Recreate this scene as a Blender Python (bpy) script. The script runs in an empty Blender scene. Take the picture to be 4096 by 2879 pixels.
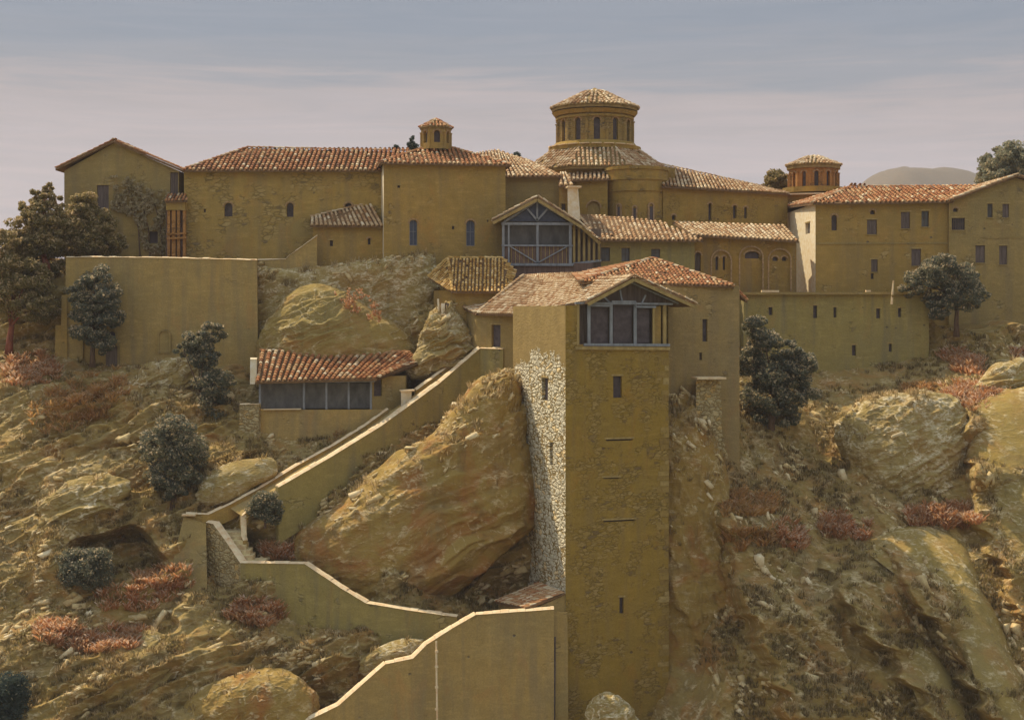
import bpy, math, random
import numpy as np
from mathutils import Vector
HAZE = True
random.seed(7); RNG = np.random.default_rng(11)
F = 4096 * 50 / 36.0; CX = 2048.0; HZ = 1250.0
scene = bpy.context.scene
COL = scene.collection
def P(px, py, Y): return Vector(((px - CX) / F * Y, Y, (HZ - py) / F * Y))
def S(px, Y): return px / F * Y                      # pixels to metres at a distance

# ------------------------------------------------------------ numpy noise
_perm = RNG.permutation(512).astype(np.int64)
_perm = np.concatenate([_perm, _perm, _perm])
_val = RNG.random(512) * 2 - 1
def vnoise(X, Y, Z):
    xi = np.floor(X).astype(np.int64); yi = np.floor(Y).astype(np.int64); zi = np.floor(Z).astype(np.int64)
    fx = X - xi; fy = Y - yi; fz = Z - zi
    fx = fx * fx * fx * (fx * (fx * 6 - 15) + 10); fy = fy * fy * fy * (fy * (fy * 6 - 15) + 10); fz = fz * fz * fz * (fz * (fz * 6 - 15) + 10)
    xi &= 511; yi &= 511; zi &= 511
    def h(a, b, c):
        return _val[_perm[(_perm[(_perm[a & 511] + b) & 511] + c) & 511]]
    x1 = xi + 1; y1 = yi + 1; z1 = zi + 1
    c00 = h(xi, yi, zi) * (1 - fx) + h(x1, yi, zi) * fx
    c10 = h(xi, y1, zi) * (1 - fx) + h(x1, y1, zi) * fx
    c01 = h(xi, yi, z1) * (1 - fx) + h(x1, yi, z1) * fx
    c11 = h(xi, y1, z1) * (1 - fx) + h(x1, y1, z1) * fx
    return (c00 * (1 - fy) + c10 * fy) * (1 - fz) + (c01 * (1 - fy) + c11 * fy) * fz
def fbm(X, Y, Z, sc, octv=4, gain=.5):
    a = 1.; t = 0.; s = 1.0 / sc; out = 0
    for i in range(octv):
        out = out + a * vnoise(X * s + 17.3 * i, Y * s + 5.1 * i, Z * s + 9.7 * i); t += a; a *= gain; s *= 2.03
    return out / t
def ridged(X, Y, Z, sc, octv=4, gain=.55):
    a = 1.; t = 0.; s = 1.0 / sc; out = 0
    for i in range(octv):
        out = out + a * (1 - 2 * np.abs(vnoise(X * s + 7.3 * i, Y * s + 3.1 * i, Z * s + 1.7 * i))); t += a; a *= gain; s *= 2.1
    return out / t

# ------------------------------------------------------------ object helpers
def tag(o, label=None, cat=None, group=None, kind=None):
    if label: o['label'] = label
    if cat: o['category'] = cat
    if group: o['group'] = group
    if kind: o['kind'] = kind
    return o
def thing(name, label, cat, loc, group=None):
    o = bpy.data.objects.new(name, None); COL.objects.link(o); o.location = loc
    o.empty_display_size = .3
    return tag(o, label, cat, group)
def origin(o):
    v = Vector((0, 0, 0))
    while o is not None:
        v += o.location; o = o.parent
    return v
class MB:
    def __init__(s): s.v = []; s.f = []; s.t = []; s.m = []
    def add(s, vs, fs, tint=.5, mi=0):
        b = len(s.v); s.v.extend([tuple(v) for v in vs])
        for f in fs:
            s.f.append(tuple(i + b for i in f)); s.t.append(tint); s.m.append(mi)
    def poly(s, vs, tint=.5, mi=0): s.add(vs, [tuple(range(len(vs)))], tint, mi)
    def hexa(s, a, tint=.5, mi=0):    # 8 corners: bottom 4 ccw, top 4 ccw
        s.add(a, [(3, 2, 1, 0), (4, 5, 6, 7), (0, 1, 5, 4), (1, 2, 6, 5), (2, 3, 7, 6), (3, 0, 4, 7)], tint, mi)
    def box(s, c, ex, ey, ez, tint=.5, mi=0):   # centre and half-extent vectors
        a = [c - ex - ey - ez, c + ex - ey - ez, c + ex + ey - ez, c - ex + ey - ez, c - ex - ey + ez, c + ex - ey + ez, c + ex + ey + ez, c - ex + ey + ez]
        s.hexa(a, tint, mi)
    def bar(s, p, q, w, d, n, tint=.5, mi=0):   # bar from p to q, width w across, depth d along n
        ax = (q - p); 
        if ax.length < 1e-5: return
        e = ax.normalized(); n = (n - e * n.dot(e)).normalized(); c = e.cross(n)
        s.box((p + q) / 2, ax / 2, c * w / 2, n * d / 2, tint, mi)
    def tube(s, pts, rs, seg=7, tint=.5, mi=0):
        rings = []; prev = None
        for i, p in enumerate(pts):
            d = (pts[min(i + 1, len(pts) - 1)] - pts[max(i - 1, 0)]).normalized()
            u = d.cross(Vector((.31, .9, .2))).normalized(); w = d.cross(u)
            rings.append([p + (u * math.cos(2 * math.pi * k / seg) + w * math.sin(2 * math.pi * k / seg)) * rs[i] for k in range(seg)])
        vs = [v for r in rings for v in r]; fs = []
        for i in range(len(pts) - 1):
            for k in range(seg):
                a = i * seg + k; b = i * seg + (k + 1) % seg
                fs.append((a, b, b + seg, a + seg))
        fs.append(tuple(range(seg))[::-1]); fs.append(tuple((len(pts) - 1) * seg + k for k in range(seg)))
        s.add(vs, fs, tint, mi)
    def build(s, name, mats, parent=None, smooth=False, loc=None):
        if not isinstance(mats, (list, tuple)): mats = [mats]
        V = np.array(s.v, dtype=np.float64).reshape(-1, 3)
        if parent is not None: o0 = origin(parent)
        else:
            o0 = loc if loc is not None else Vector(((V[:, 0].min() + V[:, 0].max()) / 2, (V[:, 1].min() + V[:, 1].max()) / 2, V[:, 2].min()))
        V = V - np.array(o0)
        me = bpy.data.meshes.new(name)
        me.from_pydata(V.tolist(), [], s.f)
        at = me.attributes.new('tint', 'FLOAT', 'FACE'); at.data.foreach_set('value', np.array(s.t, dtype=np.float32))
        for m in mats: me.materials.append(m)
        me.polygons.foreach_set('material_index', np.array(s.m, dtype=np.int32))
        if smooth: me.polygons.foreach_set('use_smooth', np.ones(len(s.f), dtype=bool))
        me.update()
        o = bpy.data.objects.new(name, me); COL.objects.link(o)
        if parent is not None: o.parent = parent
        else: o.location = o0
        return o
def np_mesh(name, V, Q, tint, mat, parent=None, smooth=False, loc=None, crest=None):
    """V (n,3) float, Q (m,4 or 3) int, tint per face"""
    if parent is not None: o0 = np.array(origin(parent))
    elif loc is not None: o0 = np.array(loc)
    else: o0 = np.array([V[:, 0].mean(), V[:, 1].mean(), V[:, 2].min()])
    me = bpy.data.meshes.new(name); k = Q.shape[1]
    me.vertices.add(len(V)); me.vertices.foreach_set('co', (V - o0).astype(np.float32).ravel())
    me.loops.add(Q.size); me.loops.foreach_set('vertex_index', Q.astype(np.int32).ravel())
    me.polygons.add(len(Q)); me.polygons.foreach_set('loop_start', (np.arange(len(Q)) * k).astype(np.int32))
    me.update(calc_edges=True)
    if tint is not None:
        at = me.attributes.new('tint', 'FLOAT', 'FACE'); at.data.foreach_set('value', np.asarray(tint, dtype=np.float32))
    if crest is not None:
        at = me.attributes.new('crest', 'FLOAT', 'POINT'); at.data.foreach_set('value', np.asarray(crest, dtype=np.float32))
    if smooth: me.polygons.foreach_set('use_smooth', np.ones(len(Q), dtype=bool))
    me.materials.append(mat)
    o = bpy.data.objects.new(name, me); COL.objects.link(o)
    if parent is not None: o.parent = parent
    else: o.location = Vector(o0)
    return o

# ------------------------------------------------------------ materials
class NT:
    def __init__(s, name):
        s.m = bpy.data.materials.new(name); s.m.use_nodes = True
        s.t = s.m.node_tree; s.b = s.t.nodes['Principled BSDF']; s.b.inputs['Roughness'].default_value = .9
        s.b.inputs['Specular IOR Level'].default_value = .2
    def n(s, ty, **kw):
        nd = s.t.nodes.new(ty)
        for k, v in kw.items():
            if k in nd.bl_rna.properties: setattr(nd, k, v)
            else: s.set(nd, k, v)
        return nd
    def set(s, nd, k, v):
        k = k.replace('_', ' ')
        sock = nd.inputs[k]
        if hasattr(v, 'is_output') or isinstance(v, bpy.types.NodeSocket): s.t.links.new(v, sock)
        else: sock.default_value = v
    def l(s, a, b): s.t.links.new(a, b)
    def pos(s, scale=(1, 1, 1), rot=(0, 0, 0)):
        g = s.n('ShaderNodeNewGeometry'); mp = s.n('ShaderNodeMapping')
        mp.inputs['Scale'].default_value = scale; mp.inputs['Rotation'].default_value = rot
        s.l(g.outputs['Position'], mp.inputs['Vector']); return mp.outputs['Vector']
    def noise(s, vec, sc, det=4, rough=.55, dist=0):
        n = s.n('ShaderNodeTexNoise'); s.l(vec, n.inputs['Vector'])
        n.inputs['Scale'].default_value = sc; n.inputs['Detail'].default_value = det; n.inputs['Roughness'].default_value = rough; n.inputs['Distortion'].default_value = dist
        return n.outputs['Fac']
    def ramp(s, fac, stops, interp='LINEAR'):
        r = s.n('ShaderNodeValToRGB'); r.color_ramp.interpolation = interp
        e = r.color_ramp.elements
        while len(e) < len(stops): e.new(.5)
        for i, (p, c) in enumerate(stops):
            e[i].position = p
            c = (c, c, c) if not hasattr(c, '__len__') else c
            e[i].color = (*c, 1)
        s.l(fac, r.inputs['Fac']); return r.outputs['Color']
    def mix(s, fac, a, b, mode='MIX'):
        m = s.n('ShaderNodeMix'); m.data_type = 'RGBA'; m.blend_type = mode
        for sock, v in ((m.inputs[0], fac), (m.inputs[6], a), (m.inputs[7], b)):
            if isinstance(v, bpy.types.NodeSocket): s.l(v, sock)
            elif hasattr(v, '__len__'): sock.default_value = (*v, 1)
            else: sock.default_value = v
        return m.outputs[2]
    def math(s, op, a, b=0., clamp=False):
        m = s.n('ShaderNodeMath'); m.operation = op; m.use_clamp = clamp
        for i, v in enumerate((a, b)):
            if isinstance(v, bpy.types.NodeSocket): s.l(v, m.inputs[i])
            else: m.inputs[i].default_value = v
        return m.outputs[0]
    def bump(s, h, strength=.5, dist=.1, prev=None):
        b = s.n('ShaderNodeBump'); s.l(h, b.inputs['Height']); b.inputs['Strength'].default_value = strength; b.inputs['Distance'].default_value = dist
        if prev is not None: s.l(prev, b.inputs['Normal'])
        return b.outputs['Normal']
    def tint(s):
        a = s.n('ShaderNodeAttribute'); a.attribute_name = 'tint'; return a.outputs['Fac']
    def fin(s, col, normal=None, rough=None):
        if isinstance(col, bpy.types.NodeSocket): s.l(col, s.b.inputs['Base Color'])
        else: s.b.inputs['Base Color'].default_value = (*col, 1)
        if normal is not None: s.l(normal, s.b.inputs['Normal'])
        if rough is not None: s.b.inputs['Roughness'].default_value = rough
        return s.m

def mat_wall(name, c1, c2, stone=.5, pale=(.62, .52, .33), dark=(.10, .085, .07), course=(1.5, 1.5, 3.4), streak=.4, bumpy=.6, mortar=None):
    """old plastered rubble masonry: stone shows through where the render has gone (stone = how much)"""
    c1 = (c1[0] * .87, c1[1] * .84, c1[2] * .60); c2 = (c2[0] * .84, c2[1] * .83, c2[2] * .64); pale = (pale[0], pale[1] * .96, pale[2] * .8)
    N = NT(name); v = N.pos()
    big = N.noise(v, .22, 5, .6); mid = N.noise(v, 1.1, 5, .6)
    col = N.mix(N.ramp(big, [(.35, 0), (.65, 1)]), c1, c2)
    col = N.mix(N.ramp(mid, [(.35, .0), (.65, .55)]), col, tuple(x * .74 for x in c1))
    col = N.mix(N.ramp(N.noise(N.pos((.5, .5, 2.2)), 1.6, 5, .65), [(.52, 0), (.66, .30)]), col, tuple(min(1, x * 1.25 + .03) for x in c1))
    col = N.mix(N.ramp(N.noise(N.pos((1, 1, .5)), .5, 4, .6, 1.), [(.56, 0), (.68, .35)]), col, (c1[0] * 1.05, c1[1] * .78, c1[2] * .75))
    st = N.noise(N.pos((1.3, 1.3, .10)), 1.0, 3, .5)
    col = N.mix(N.math('MULTIPLY', N.ramp(st, [(.50, 0), (.68, 1)]), streak), col, tuple(x * .62 + y * .1 for x, y in zip(c2, (.3, .3, .4))))
    col = N.mix(N.math('MULTIPLY', N.ramp(N.noise(N.pos((1.0, 1.0, .15)), .8, 4, .6), [(.56, 0), (.72, 1)]), streak * .6), col, tuple(min(1, x * 1.3 + .02) for x in c1))
    # stones
    sv = N.pos(course)
    wob = N.noise(sv, 1.4, 2, .5)
    wv = N.n('ShaderNodeVectorMath'); wv.operation = 'ADD'; N.l(sv, wv.inputs[0])
    wm = N.n('ShaderNodeCombineXYZ'); N.l(wob, wm.inputs[0]); N.l(wob, wm.inputs[1]); N.l(wob, wm.inputs[2]); N.l(wm.outputs[0], wv.inputs[1])
    vo = N.n('ShaderNodeTexVoronoi'); vo.feature = 'DISTANCE_TO_EDGE'; vo.inputs['Scale'].default_value = 1.0; N.l(wv.outputs[0], vo.inputs['Vector'])
    vc = N.n('ShaderNodeTexVoronoi'); vc.inputs['Scale'].default_value = 1.0; N.l(wv.outputs[0], vc.inputs['Vector'])
    joint = N.ramp(vo.outputs['Distance'], [(.03, 1), (.13, 0)])
    cell = N.n('ShaderNodeSeparateColor'); N.l(vc.outputs['Color'], cell.inputs[0])
    patch = N.ramp(N.noise(v, .55, 5, .65), [(.62 - stone * .4, 0), (.70 - stone * .4, 1)])
    scol = N.mix(N.ramp(cell.outputs[0], [(.0, 0), (1., 1)]), tuple(x * .88 for x in c1), tuple(.6 * x + .4 * y for x, y in zip(c1, pale)))
    scol = N.mix(N.ramp(cell.outputs[1], [(.90, 0), (.94, .7)]), scol, dark)
    scol = N.mix(joint, scol, mortar if mortar else tuple(x * .70 for x in c2))
    col = N.mix(N.math('MULTIPLY', patch, .8), col, scol)
    # putlog holes and chips
    v2 = N.n('ShaderNodeTexVoronoi'); v2.inputs['Scale'].default_value = .75; N.l(N.pos((1, 1, 1.3)), v2.inputs['Vector'])
    chips = N.math('MULTIPLY', N.ramp(v2.outputs['Distance'], [(.06, 1), (.11, 0)]), N.ramp(N.noise(v, .33, 2, .5), [(.56, 0), (.6, 1)]))
    col = N.mix(N.math('MULTIPLY', chips, .75), col, dark)
    fine = N.noise(v, 9, 6, .7)
    col = N.mix(.5, col, N.ramp(fine, [(.3, .32), (.7, .68)]), 'OVERLAY')
    h = N.math('SUBTRACT', N.math('MULTIPLY', fine, .25), N.math('MULTIPLY', N.math('MULTIPLY', joint, patch), .8))
    h = N.math('ADD', h, N.math('MULTIPLY', mid, .5)); h = N.math('SUBTRACT', h, chips)
    return N.fin(col, N.bump(h, bumpy, .12), .92)

def mat_rubble(name, body, mortar, course=(1.9, 1.9, 4.6), eave_shade=None):
    """bare rubble masonry of flat pale stones in dark earthy mortar"""
    N = NT(name); sv = N.pos(course); v = N.pos()
    wob = N.n('ShaderNodeTexNoise'); wob.inputs['Scale'].default_value = 1.3; N.l(sv, wob.inputs['Vector'])
    wv = N.n('ShaderNodeVectorMath'); wv.operation = 'ADD'; N.l(sv, wv.inputs[0]); N.l(wob.outputs['Color'], wv.inputs[1])
    vo = N.n('ShaderNodeTexVoronoi'); vo.feature = 'DISTANCE_TO_EDGE'; vo.inputs['Scale'].default_value = 1.0; N.l(wv.outputs[0], vo.inputs['Vector'])
    vc = N.n('ShaderNodeTexVoronoi'); vc.inputs['Scale'].default_value = 1.0; N.l(wv.outputs[0], vc.inputs['Vector'])
    cell = N.n('ShaderNodeSeparateColor'); N.l(vc.outputs['Color'], cell.inputs[0])
    wn = N.noise(v, 1.5, 3, .6)
    th = N.math('SUBTRACT', vo.outputs['Distance'], N.math('MULTIPLY', N.math('SUBTRACT', wn, .45), .5))
    joint = N.ramp(th, [(.0, 1), (.07, 0)])
    scol = N.mix(cell.outputs[0], tuple(x * .78 for x in body), body)
    scol = N.mix(N.ramp(cell.outputs[2], [(.88, 0), (.92, 1)]), scol, (body[0] * 1.05, body[1] * .9, body[2] * .68))
    fine = N.noise(v, 10, 5, .7)
    scol = N.mix(.4, scol, N.ramp(fine, [(.3, .35), (.7, .65)]), 'OVERLAY')
    col = N.mix(joint, scol, mortar)
    if eave_shade:  # darker ochre above a ragged line paints the roof overhang's shade
        zp = N.n('ShaderNodeSeparateXYZ'); N.l(v, zp.inputs[0])
        k = N.math('ADD', zp.outputs[2], N.math('MULTIPLY', N.math('SUBTRACT', N.noise(v, .45, 5, .7), .5), 7.0))
        k = N.ramp(N.math('MULTIPLY_ADD' if False else 'SUBTRACT', k, eave_shade[0]), [(0, 0), (.12, 1)])
        pc = N.mix(N.ramp(N.noise(v, .9, 5, .6), [(.35, 0), (.65, 1)]), eave_shade[1], tuple(x * .8 for x in eave_shade[1]))
        col = N.mix(k, col, pc)
    h = N.math('ADD', N.ramp(th, [(0, 0), (.25, 1)]), N.math('MULTIPLY', fine, .3))
    if eave_shade: h = N.math('MULTIPLY', h, N.math('SUBTRACT', 1.08, k))
    return N.fin(col, N.bump(h, .9, .14), .92)

def mat_rock(name, cols, pale, pale_amt=.5, dark=(.07, .055, .06), strata=(0, .5, .3)):
    cols = [(x * .87, y * .83, z * .62) for x, y, z in cols]
    N = NT(name); v = N.pos(); r = N.pos((1, 1, 2.2), strata)
    a = N.noise(v, .13, 5, .6); b = N.noise(v, .35, 5, .6, .6); c = N.noise(r, .9, 6, .65, .4); d = N.noise(r, 3.2, 6, .7)
    col = N.mix(N.ramp(a, [(.35, 0), (.65, 1)]), cols[0], cols[1])
    col = N.mix(N.ramp(b, [(.48, 0), (.66, 1)]), col, cols[2])
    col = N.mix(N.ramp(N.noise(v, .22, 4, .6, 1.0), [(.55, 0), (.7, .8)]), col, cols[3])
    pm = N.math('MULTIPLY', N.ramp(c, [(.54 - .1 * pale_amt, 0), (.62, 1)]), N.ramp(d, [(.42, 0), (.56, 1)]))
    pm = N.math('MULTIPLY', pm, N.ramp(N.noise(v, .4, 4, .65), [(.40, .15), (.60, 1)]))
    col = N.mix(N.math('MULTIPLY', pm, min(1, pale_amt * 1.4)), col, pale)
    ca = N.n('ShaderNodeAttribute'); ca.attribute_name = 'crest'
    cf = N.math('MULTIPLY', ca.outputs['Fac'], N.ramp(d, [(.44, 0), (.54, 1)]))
    col = N.mix(N.math('MULTIPLY', cf, min(1, .55 + pale_amt * .5)), col, pale)  # crest lines lightened to paint the sunlit rims of the rock
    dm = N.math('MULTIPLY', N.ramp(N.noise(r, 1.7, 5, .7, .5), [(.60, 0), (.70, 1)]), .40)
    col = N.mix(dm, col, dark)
    st = N.noise(N.pos((.9, .9, .12)), 1.2, 4, .6)
    col = N.mix(N.math('MULTIPLY', N.ramp(st, [(.55, 0), (.68, 1)]), .45), col, tuple(x * .6 for x in cols[3]))
    fine = N.noise(v, 8, 6, .7)
    col = N.mix(.3, col, N.ramp(fine, [(.3, .32), (.7, .68)]), 'OVERLAY')
    h = N.math('ADD', N.math('MULTIPLY', d, .6), N.math('MULTIPLY', fine, .25)); h = N.math('ADD', h, c)
    return N.fin(col, N.bump(h, .55, .25), .95)

def mat_tint(name, stops, noise_amt=.3, nscale=6, rough=.85, bump=.3, interp='LINEAR', under=None):
    N = NT(name); t = N.tint(); v = N.pos()
    col = N.ramp(t, stops, interp)
    n = N.noise(v, nscale, 4, .65)
    col = N.mix(noise_amt * 2 if noise_amt < .5 else 1, col, N.ramp(n, [(.3, .3), (.7, .7)]), 'OVERLAY')
    return N.fin(col, N.bump(n, bump, .03) if bump else None, rough)
def mat_leaf(name, stops):
    N = NT(name); t = N.tint(); v = N.pos()
    col = N.ramp(t, stops)
    col = N.mix(N.ramp(N.noise(v, .8, 3, .6), [(.35, 0), (.65, .5)]), col, stops[0][1])
    m = N.fin(col, None, .6)
    tr = N.n('ShaderNodeBsdfTranslucent'); N.l(col, tr.inputs['Color']); ms = N.n('ShaderNodeMixShader'); ms.inputs[0].default_value = .48
    N.l(N.b.outputs[0], ms.inputs[1]); N.l(tr.outputs[0], ms.inputs[2]); N.l(ms.outputs[0], N.t.nodes['Material Output'].inputs['Surface'])
    return m
def mat_plain(name, c, rough=.8, nz=.4, sc=4, bump=.2, stretch=(1, 1, 1), spec=.2):
    N = NT(name); n = N.noise(N.pos(stretch), sc, 5, .65)
    col = N.mix(min(1, nz * 2), c, N.ramp(n, [(.3, .3), (.7, .7)]), 'OVERLAY')
    N.b.inputs['Specular IOR Level'].default_value = spec
    return N.fin(col, N.bump(n, bump, .04), rough)
M = {}
W1 = (.52, .335, .115); W2 = (.41, .28, .11)
M['wall'] = mat_wall('ochre_plaster', W1, W2, .10)
M['wall_grey'] = mat_wall('grey_ochre_plaster', (.46, .325, .145), (.38, .285, .14), .12, pale=(.5, .45, .33))
M['wall_stone'] = mat_wall('patchy_masonry', (.51, .34, .12), (.42, .30, .125), .34, pale=(.55, .46, .28))
M['wall_low'] = mat_wall('retaining_wall_render', (.54, .37, .16), (.45, .33, .16), .02, streak=.5)
M['wall_church'] = mat_wall('church_brickwork', (.47, .305, .09), (.39, .255, .09), .25, pale=(.45, .34, .16), course=(2.0, 2.0, 6.0))
M['wall_tower'] = mat_wall('tower_masonry', (.42, .27, .060), (.37, .245, .068), .36, pale=(.56, .44, .27), dark=(.12, .08, .06), course=(2.3, 2.3, 4.8))
M['brick_red'] = mat_wall('red_brickwork', (.56, .255, .09), (.46, .24, .09), .4, pale=(.6, .35, .15), course=(2.5, 2.5, 7))
M['rubble'] = mat_rubble('pale_rubble', (.82, .73, .50), (.28, .19, .06), (1.5, 1.5, 3.3))
M['rubble_tower'] = mat_rubble('pale_rubble_eave_shade', (.82, .73, .50), (.28, .19, .06), (1.5, 1.5, 3.3), (-3.6, (.36, .25, .085)))  # sunlit side painted pale, its top darkened as shade of the roof
M['rubble_warm'] = mat_rubble('warm_rubble', (.60, .46, .22), (.30, .21, .08), (2.2, 2.2, 3.2))
M['cream'] = mat_plain('cream_plaster_and_lit_side', (.80, .68, .45), .9, .5, 2.2, .8)  # also colours the sunlit left sides paler than their fronts
M['coping'] = mat_plain('pale_coping_stone', (.80, .60, .34), .85, .4, 2.5, .6)
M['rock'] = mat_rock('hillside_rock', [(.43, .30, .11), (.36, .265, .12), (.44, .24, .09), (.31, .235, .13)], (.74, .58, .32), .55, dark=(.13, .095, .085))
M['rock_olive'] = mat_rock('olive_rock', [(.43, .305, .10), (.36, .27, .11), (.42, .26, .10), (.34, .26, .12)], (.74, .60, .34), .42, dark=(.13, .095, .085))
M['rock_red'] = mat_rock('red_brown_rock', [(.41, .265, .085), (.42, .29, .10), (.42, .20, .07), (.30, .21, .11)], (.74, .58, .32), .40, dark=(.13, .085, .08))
M['rock_pale'] = mat_rock('pale_lit_rock', [(.44, .32, .13), (.40, .30, .13), (.42, .27, .11), (.36, .27, .13)], (.78, .66, .42), .9, dark=(.14, .1, .09))  # pale patches stand in for lit rock tops
M['wall_ruin'] = mat_wall('ruined_masonry', (.50, .35, .13), (.42, .31, .13), .55, pale=(.80, .68, .42), course=(1.2, 1.2, 2.2))
M['stone_pale'] = mat_tint('highlight_stone', [(0, (.42, .29, .11)), (.5, (.62, .46, .21)), (1, (.84, .68, .40))], .3, 5)
M['wall_brown'] = mat_wall('brown_render', (.47, .325, .16), (.38, .28, .15), .14, pale=(.6, .5, .33))
M['wall_olive'] = mat_wall('olive_render', (.44, .345, .14), (.37, .30, .14), .10, streak=.7)
M['wall_dome'] = mat_wall('dark_drum_brick', (.42, .275, .10), (.34, .235, .10), .35, pale=(.5, .42, .28), course=(2.2, 2.2, 6.0))
M['tile'] = mat_tint('terracotta_tiles', [(0, (.20, .085, .035)), (.3, (.38, .15, .055)), (.55, (.47, .22, .085)), (.75, (.52, .34, .16)), (1, (.72, .58, .36))], .3, 5)
M['tile_pale'] = mat_tint('lichened_tiles', [(0, (.25, .13, .05)), (.35, (.42, .23, .10)), (.65, (.55, .38, .20)), (1, (.74, .60, .38))], .3, 5)
M['tile_gold'] = mat_tint('ochre_tiles', [(0, (.22, .11, .03)), (.35, (.42, .22, .05)), (.65, (.55, .34, .10)), (1, (.75, .52, .22))], .3, 5)
M['pan'] = mat_plain('dark_tile_bed', (.20, .115, .05), .95, .4, 3)
M['eave'] = mat_plain('eave_timber', (.30, .20, .07), .9, .4, 2)
M['timber_blue'] = mat_plain('weathered_blue_grey_timber', (.27, .275, .27), .8, .35, 3, .2, (1, 1, .3))
M['timber_ochre'] = mat_plain('ochre_painted_timber', (.40, .28, .10), .8, .35, 3, .2, (1, 1, .3))
M['boards'] = mat_plain('dark_brown_boards', (.17, .125, .09), .85, .9, 3.5, .3, (3.0, 3.0, .12))
M['boards_red'] = mat_plain('red_brown_boards', (.19, .12, .085), .85, .7, 3.5, .3, (3.0, 3.0, .2))
M['shutter'] = mat_plain('faded_purple_brown_shutter', (.17, .125, .10), .8, .6, 3, .2, (3, 3, .3))
M['void'] = mat_plain('dark_interior', (.11, .085, .08), .9, .4, 2, 0)
M['glass'] = mat_plain('old_blue_glass', (.06, .07, .10), .35, .6, 2, .1, spec=.5)
M['glass_grey'] = mat_plain('dusty_grey_glass', (.14, .13, .11), .5, .7, 1.5, .1, (1, 1, .5), spec=.4)
M['brickarch'] = mat_plain('brick_arch', (.40, .25, .12), .9, .5, 6)
M['step'] = mat_plain('stone_step', (.62, .48, .24), .9, .5, 3)
M['bark'] = mat_plain('bark', (.16, .10, .06), .95, .6, 5, .5, (1, 1, .3))
M['bark_red'] = mat_plain('red_bark', (.26, .09, .05), .95, .6, 5, .5, (1, 1, .3))
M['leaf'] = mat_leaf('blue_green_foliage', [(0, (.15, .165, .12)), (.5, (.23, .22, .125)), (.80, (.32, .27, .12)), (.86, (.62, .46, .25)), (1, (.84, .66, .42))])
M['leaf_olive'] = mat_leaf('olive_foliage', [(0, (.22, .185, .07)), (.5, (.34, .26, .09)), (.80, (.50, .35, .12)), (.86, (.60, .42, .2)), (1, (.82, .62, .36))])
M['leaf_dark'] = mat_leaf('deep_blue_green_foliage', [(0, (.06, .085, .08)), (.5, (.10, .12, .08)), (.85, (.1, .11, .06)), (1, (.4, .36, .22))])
M['leaf_hazy'] = mat_leaf('haze_paled_foliage', [(0, (.24, .25, .17)), (.5, (.33, .32, .2)), (.8, (.42, .36, .2)), (1, (.6, .45, .25))])  # greens lightened to paint haze over the far tree
M['vine'] = mat_leaf('pale_vine_leaves', [(0, (.35, .28, .13)), (.5, (.55, .44, .25)), (1, (.74, .62, .40))])
M['grass'] = mat_leaf('dry_grass', [(0, (.16, .12, .05)), (.4, (.30, .21, .08)), (.7, (.50, .36, .15)), (1, (.78, .60, .34))])
M['bloom'] = mat_leaf('red_autumn_scrub', [(0, (.40, .24, .09)), (.25, (.60, .27, .11)), (.5, (.74, .36, .15)), (.7, (.76, .50, .28)), (1, (.88, .70, .52))])
M['bloom_orange'] = mat_leaf('orange_autumn_scrub', [(0, (.38, .25, .08)), (.25, (.56, .31, .10)), (.5, (.72, .40, .13)), (.7, (.58, .30, .12)), (1, (.80, .58, .34))])
M['scrub_yellow'] = mat_leaf('yellow_scrub', [(0, (.30, .21, .07)), (.5, (.54, .38, .14)), (1, (.82, .64, .34))])

# ------------------------------------------------------------ masonry
UP = Vector((0, 0, 1))
def g2(p): return (p[0] - CX) / F * p[1], p[1]         # (px, Y) -> x, y
def on_line(A, B, px):
    """distance along A-B (Vector x,y) where the sight line of column px meets it"""
    k = (px - CX) / F; d = B - A
    t = (k * A.y - A.x) / (d.x - k * d.y)
    q = A + d * t
    return t * d.length, q.y
def facade(mb, A, B, zb, zt, holes, rev=.3, mi=0):
    """wall A->B (inward = left of A->B) with reveals; holes (u0,u1,z0,z1,arch)"""
    d = (B - A); L = d.length; d = d / L; n = Vector((-d.y, d.x))
    def p(u, z, w=0): q = A + d * u + n * w; return Vector((q.x, q.y, z))
    us = sorted(set([0, L] + [h[0] for h in holes] + [h[1] for h in holes])); zs = sorted(set([zb, zt] + [h[2] for h in holes] + [h[3] for h in holes]))
    for i in range(len(us) - 1):
        for j in range(len(zs) - 1):
            um = (us[i] + us[i + 1]) / 2; zm = (zs[j] + zs[j + 1]) / 2
            if any(h[0] < um < h[1] and h[2] < zm < h[3] for h in holes): continue
            mb.poly([p(us[i], zs[j]), p(us[i + 1], zs[j]), p(us[i + 1], zs[j + 1]), p(us[i], zs[j + 1])], .5, mi)
    for (u0, u1, z0, z1, arch) in holes:
        mb.poly([p(u0, z0), p(u0, z1), p(u0, z1, rev), p(u0, z0, rev)], .5, mi)
        mb.poly([p(u1, z0, rev), p(u1, z1, rev), p(u1, z1), p(u1, z0)], .5, mi)
        mb.poly([p(u0, z0, rev), p(u1, z0, rev), p(u1, z0), p(u0, z0)], .5, mi)
        mb.poly([p(u0, z1), p(u1, z1), p(u1, z1, rev), p(u0, z1, rev)], .5, mi)
        if arch:
            r = (u1 - u0) / 2; cu = (u0 + u1) / 2; rz = min(r, (z1 - z0) * .5); K = 8
            pts = [(cu - r * math.cos(math.pi * k / K), z1 - rz + rz * math.sin(math.pi * k / K)) for k in range(K + 1)]
            for k in range(K):
                (a, b), (c, e) = pts[k], pts[k + 1]
                if e < z1 or b < z1: mb.poly([p(a, b), p(c, e), p(c, z1 - .001), p(a, z1 - .001)], .5, mi)
                mb.poly([p(a, b), p(a, b, rev), p(c, e, rev), p(c, e)], .5, mi)
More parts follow.
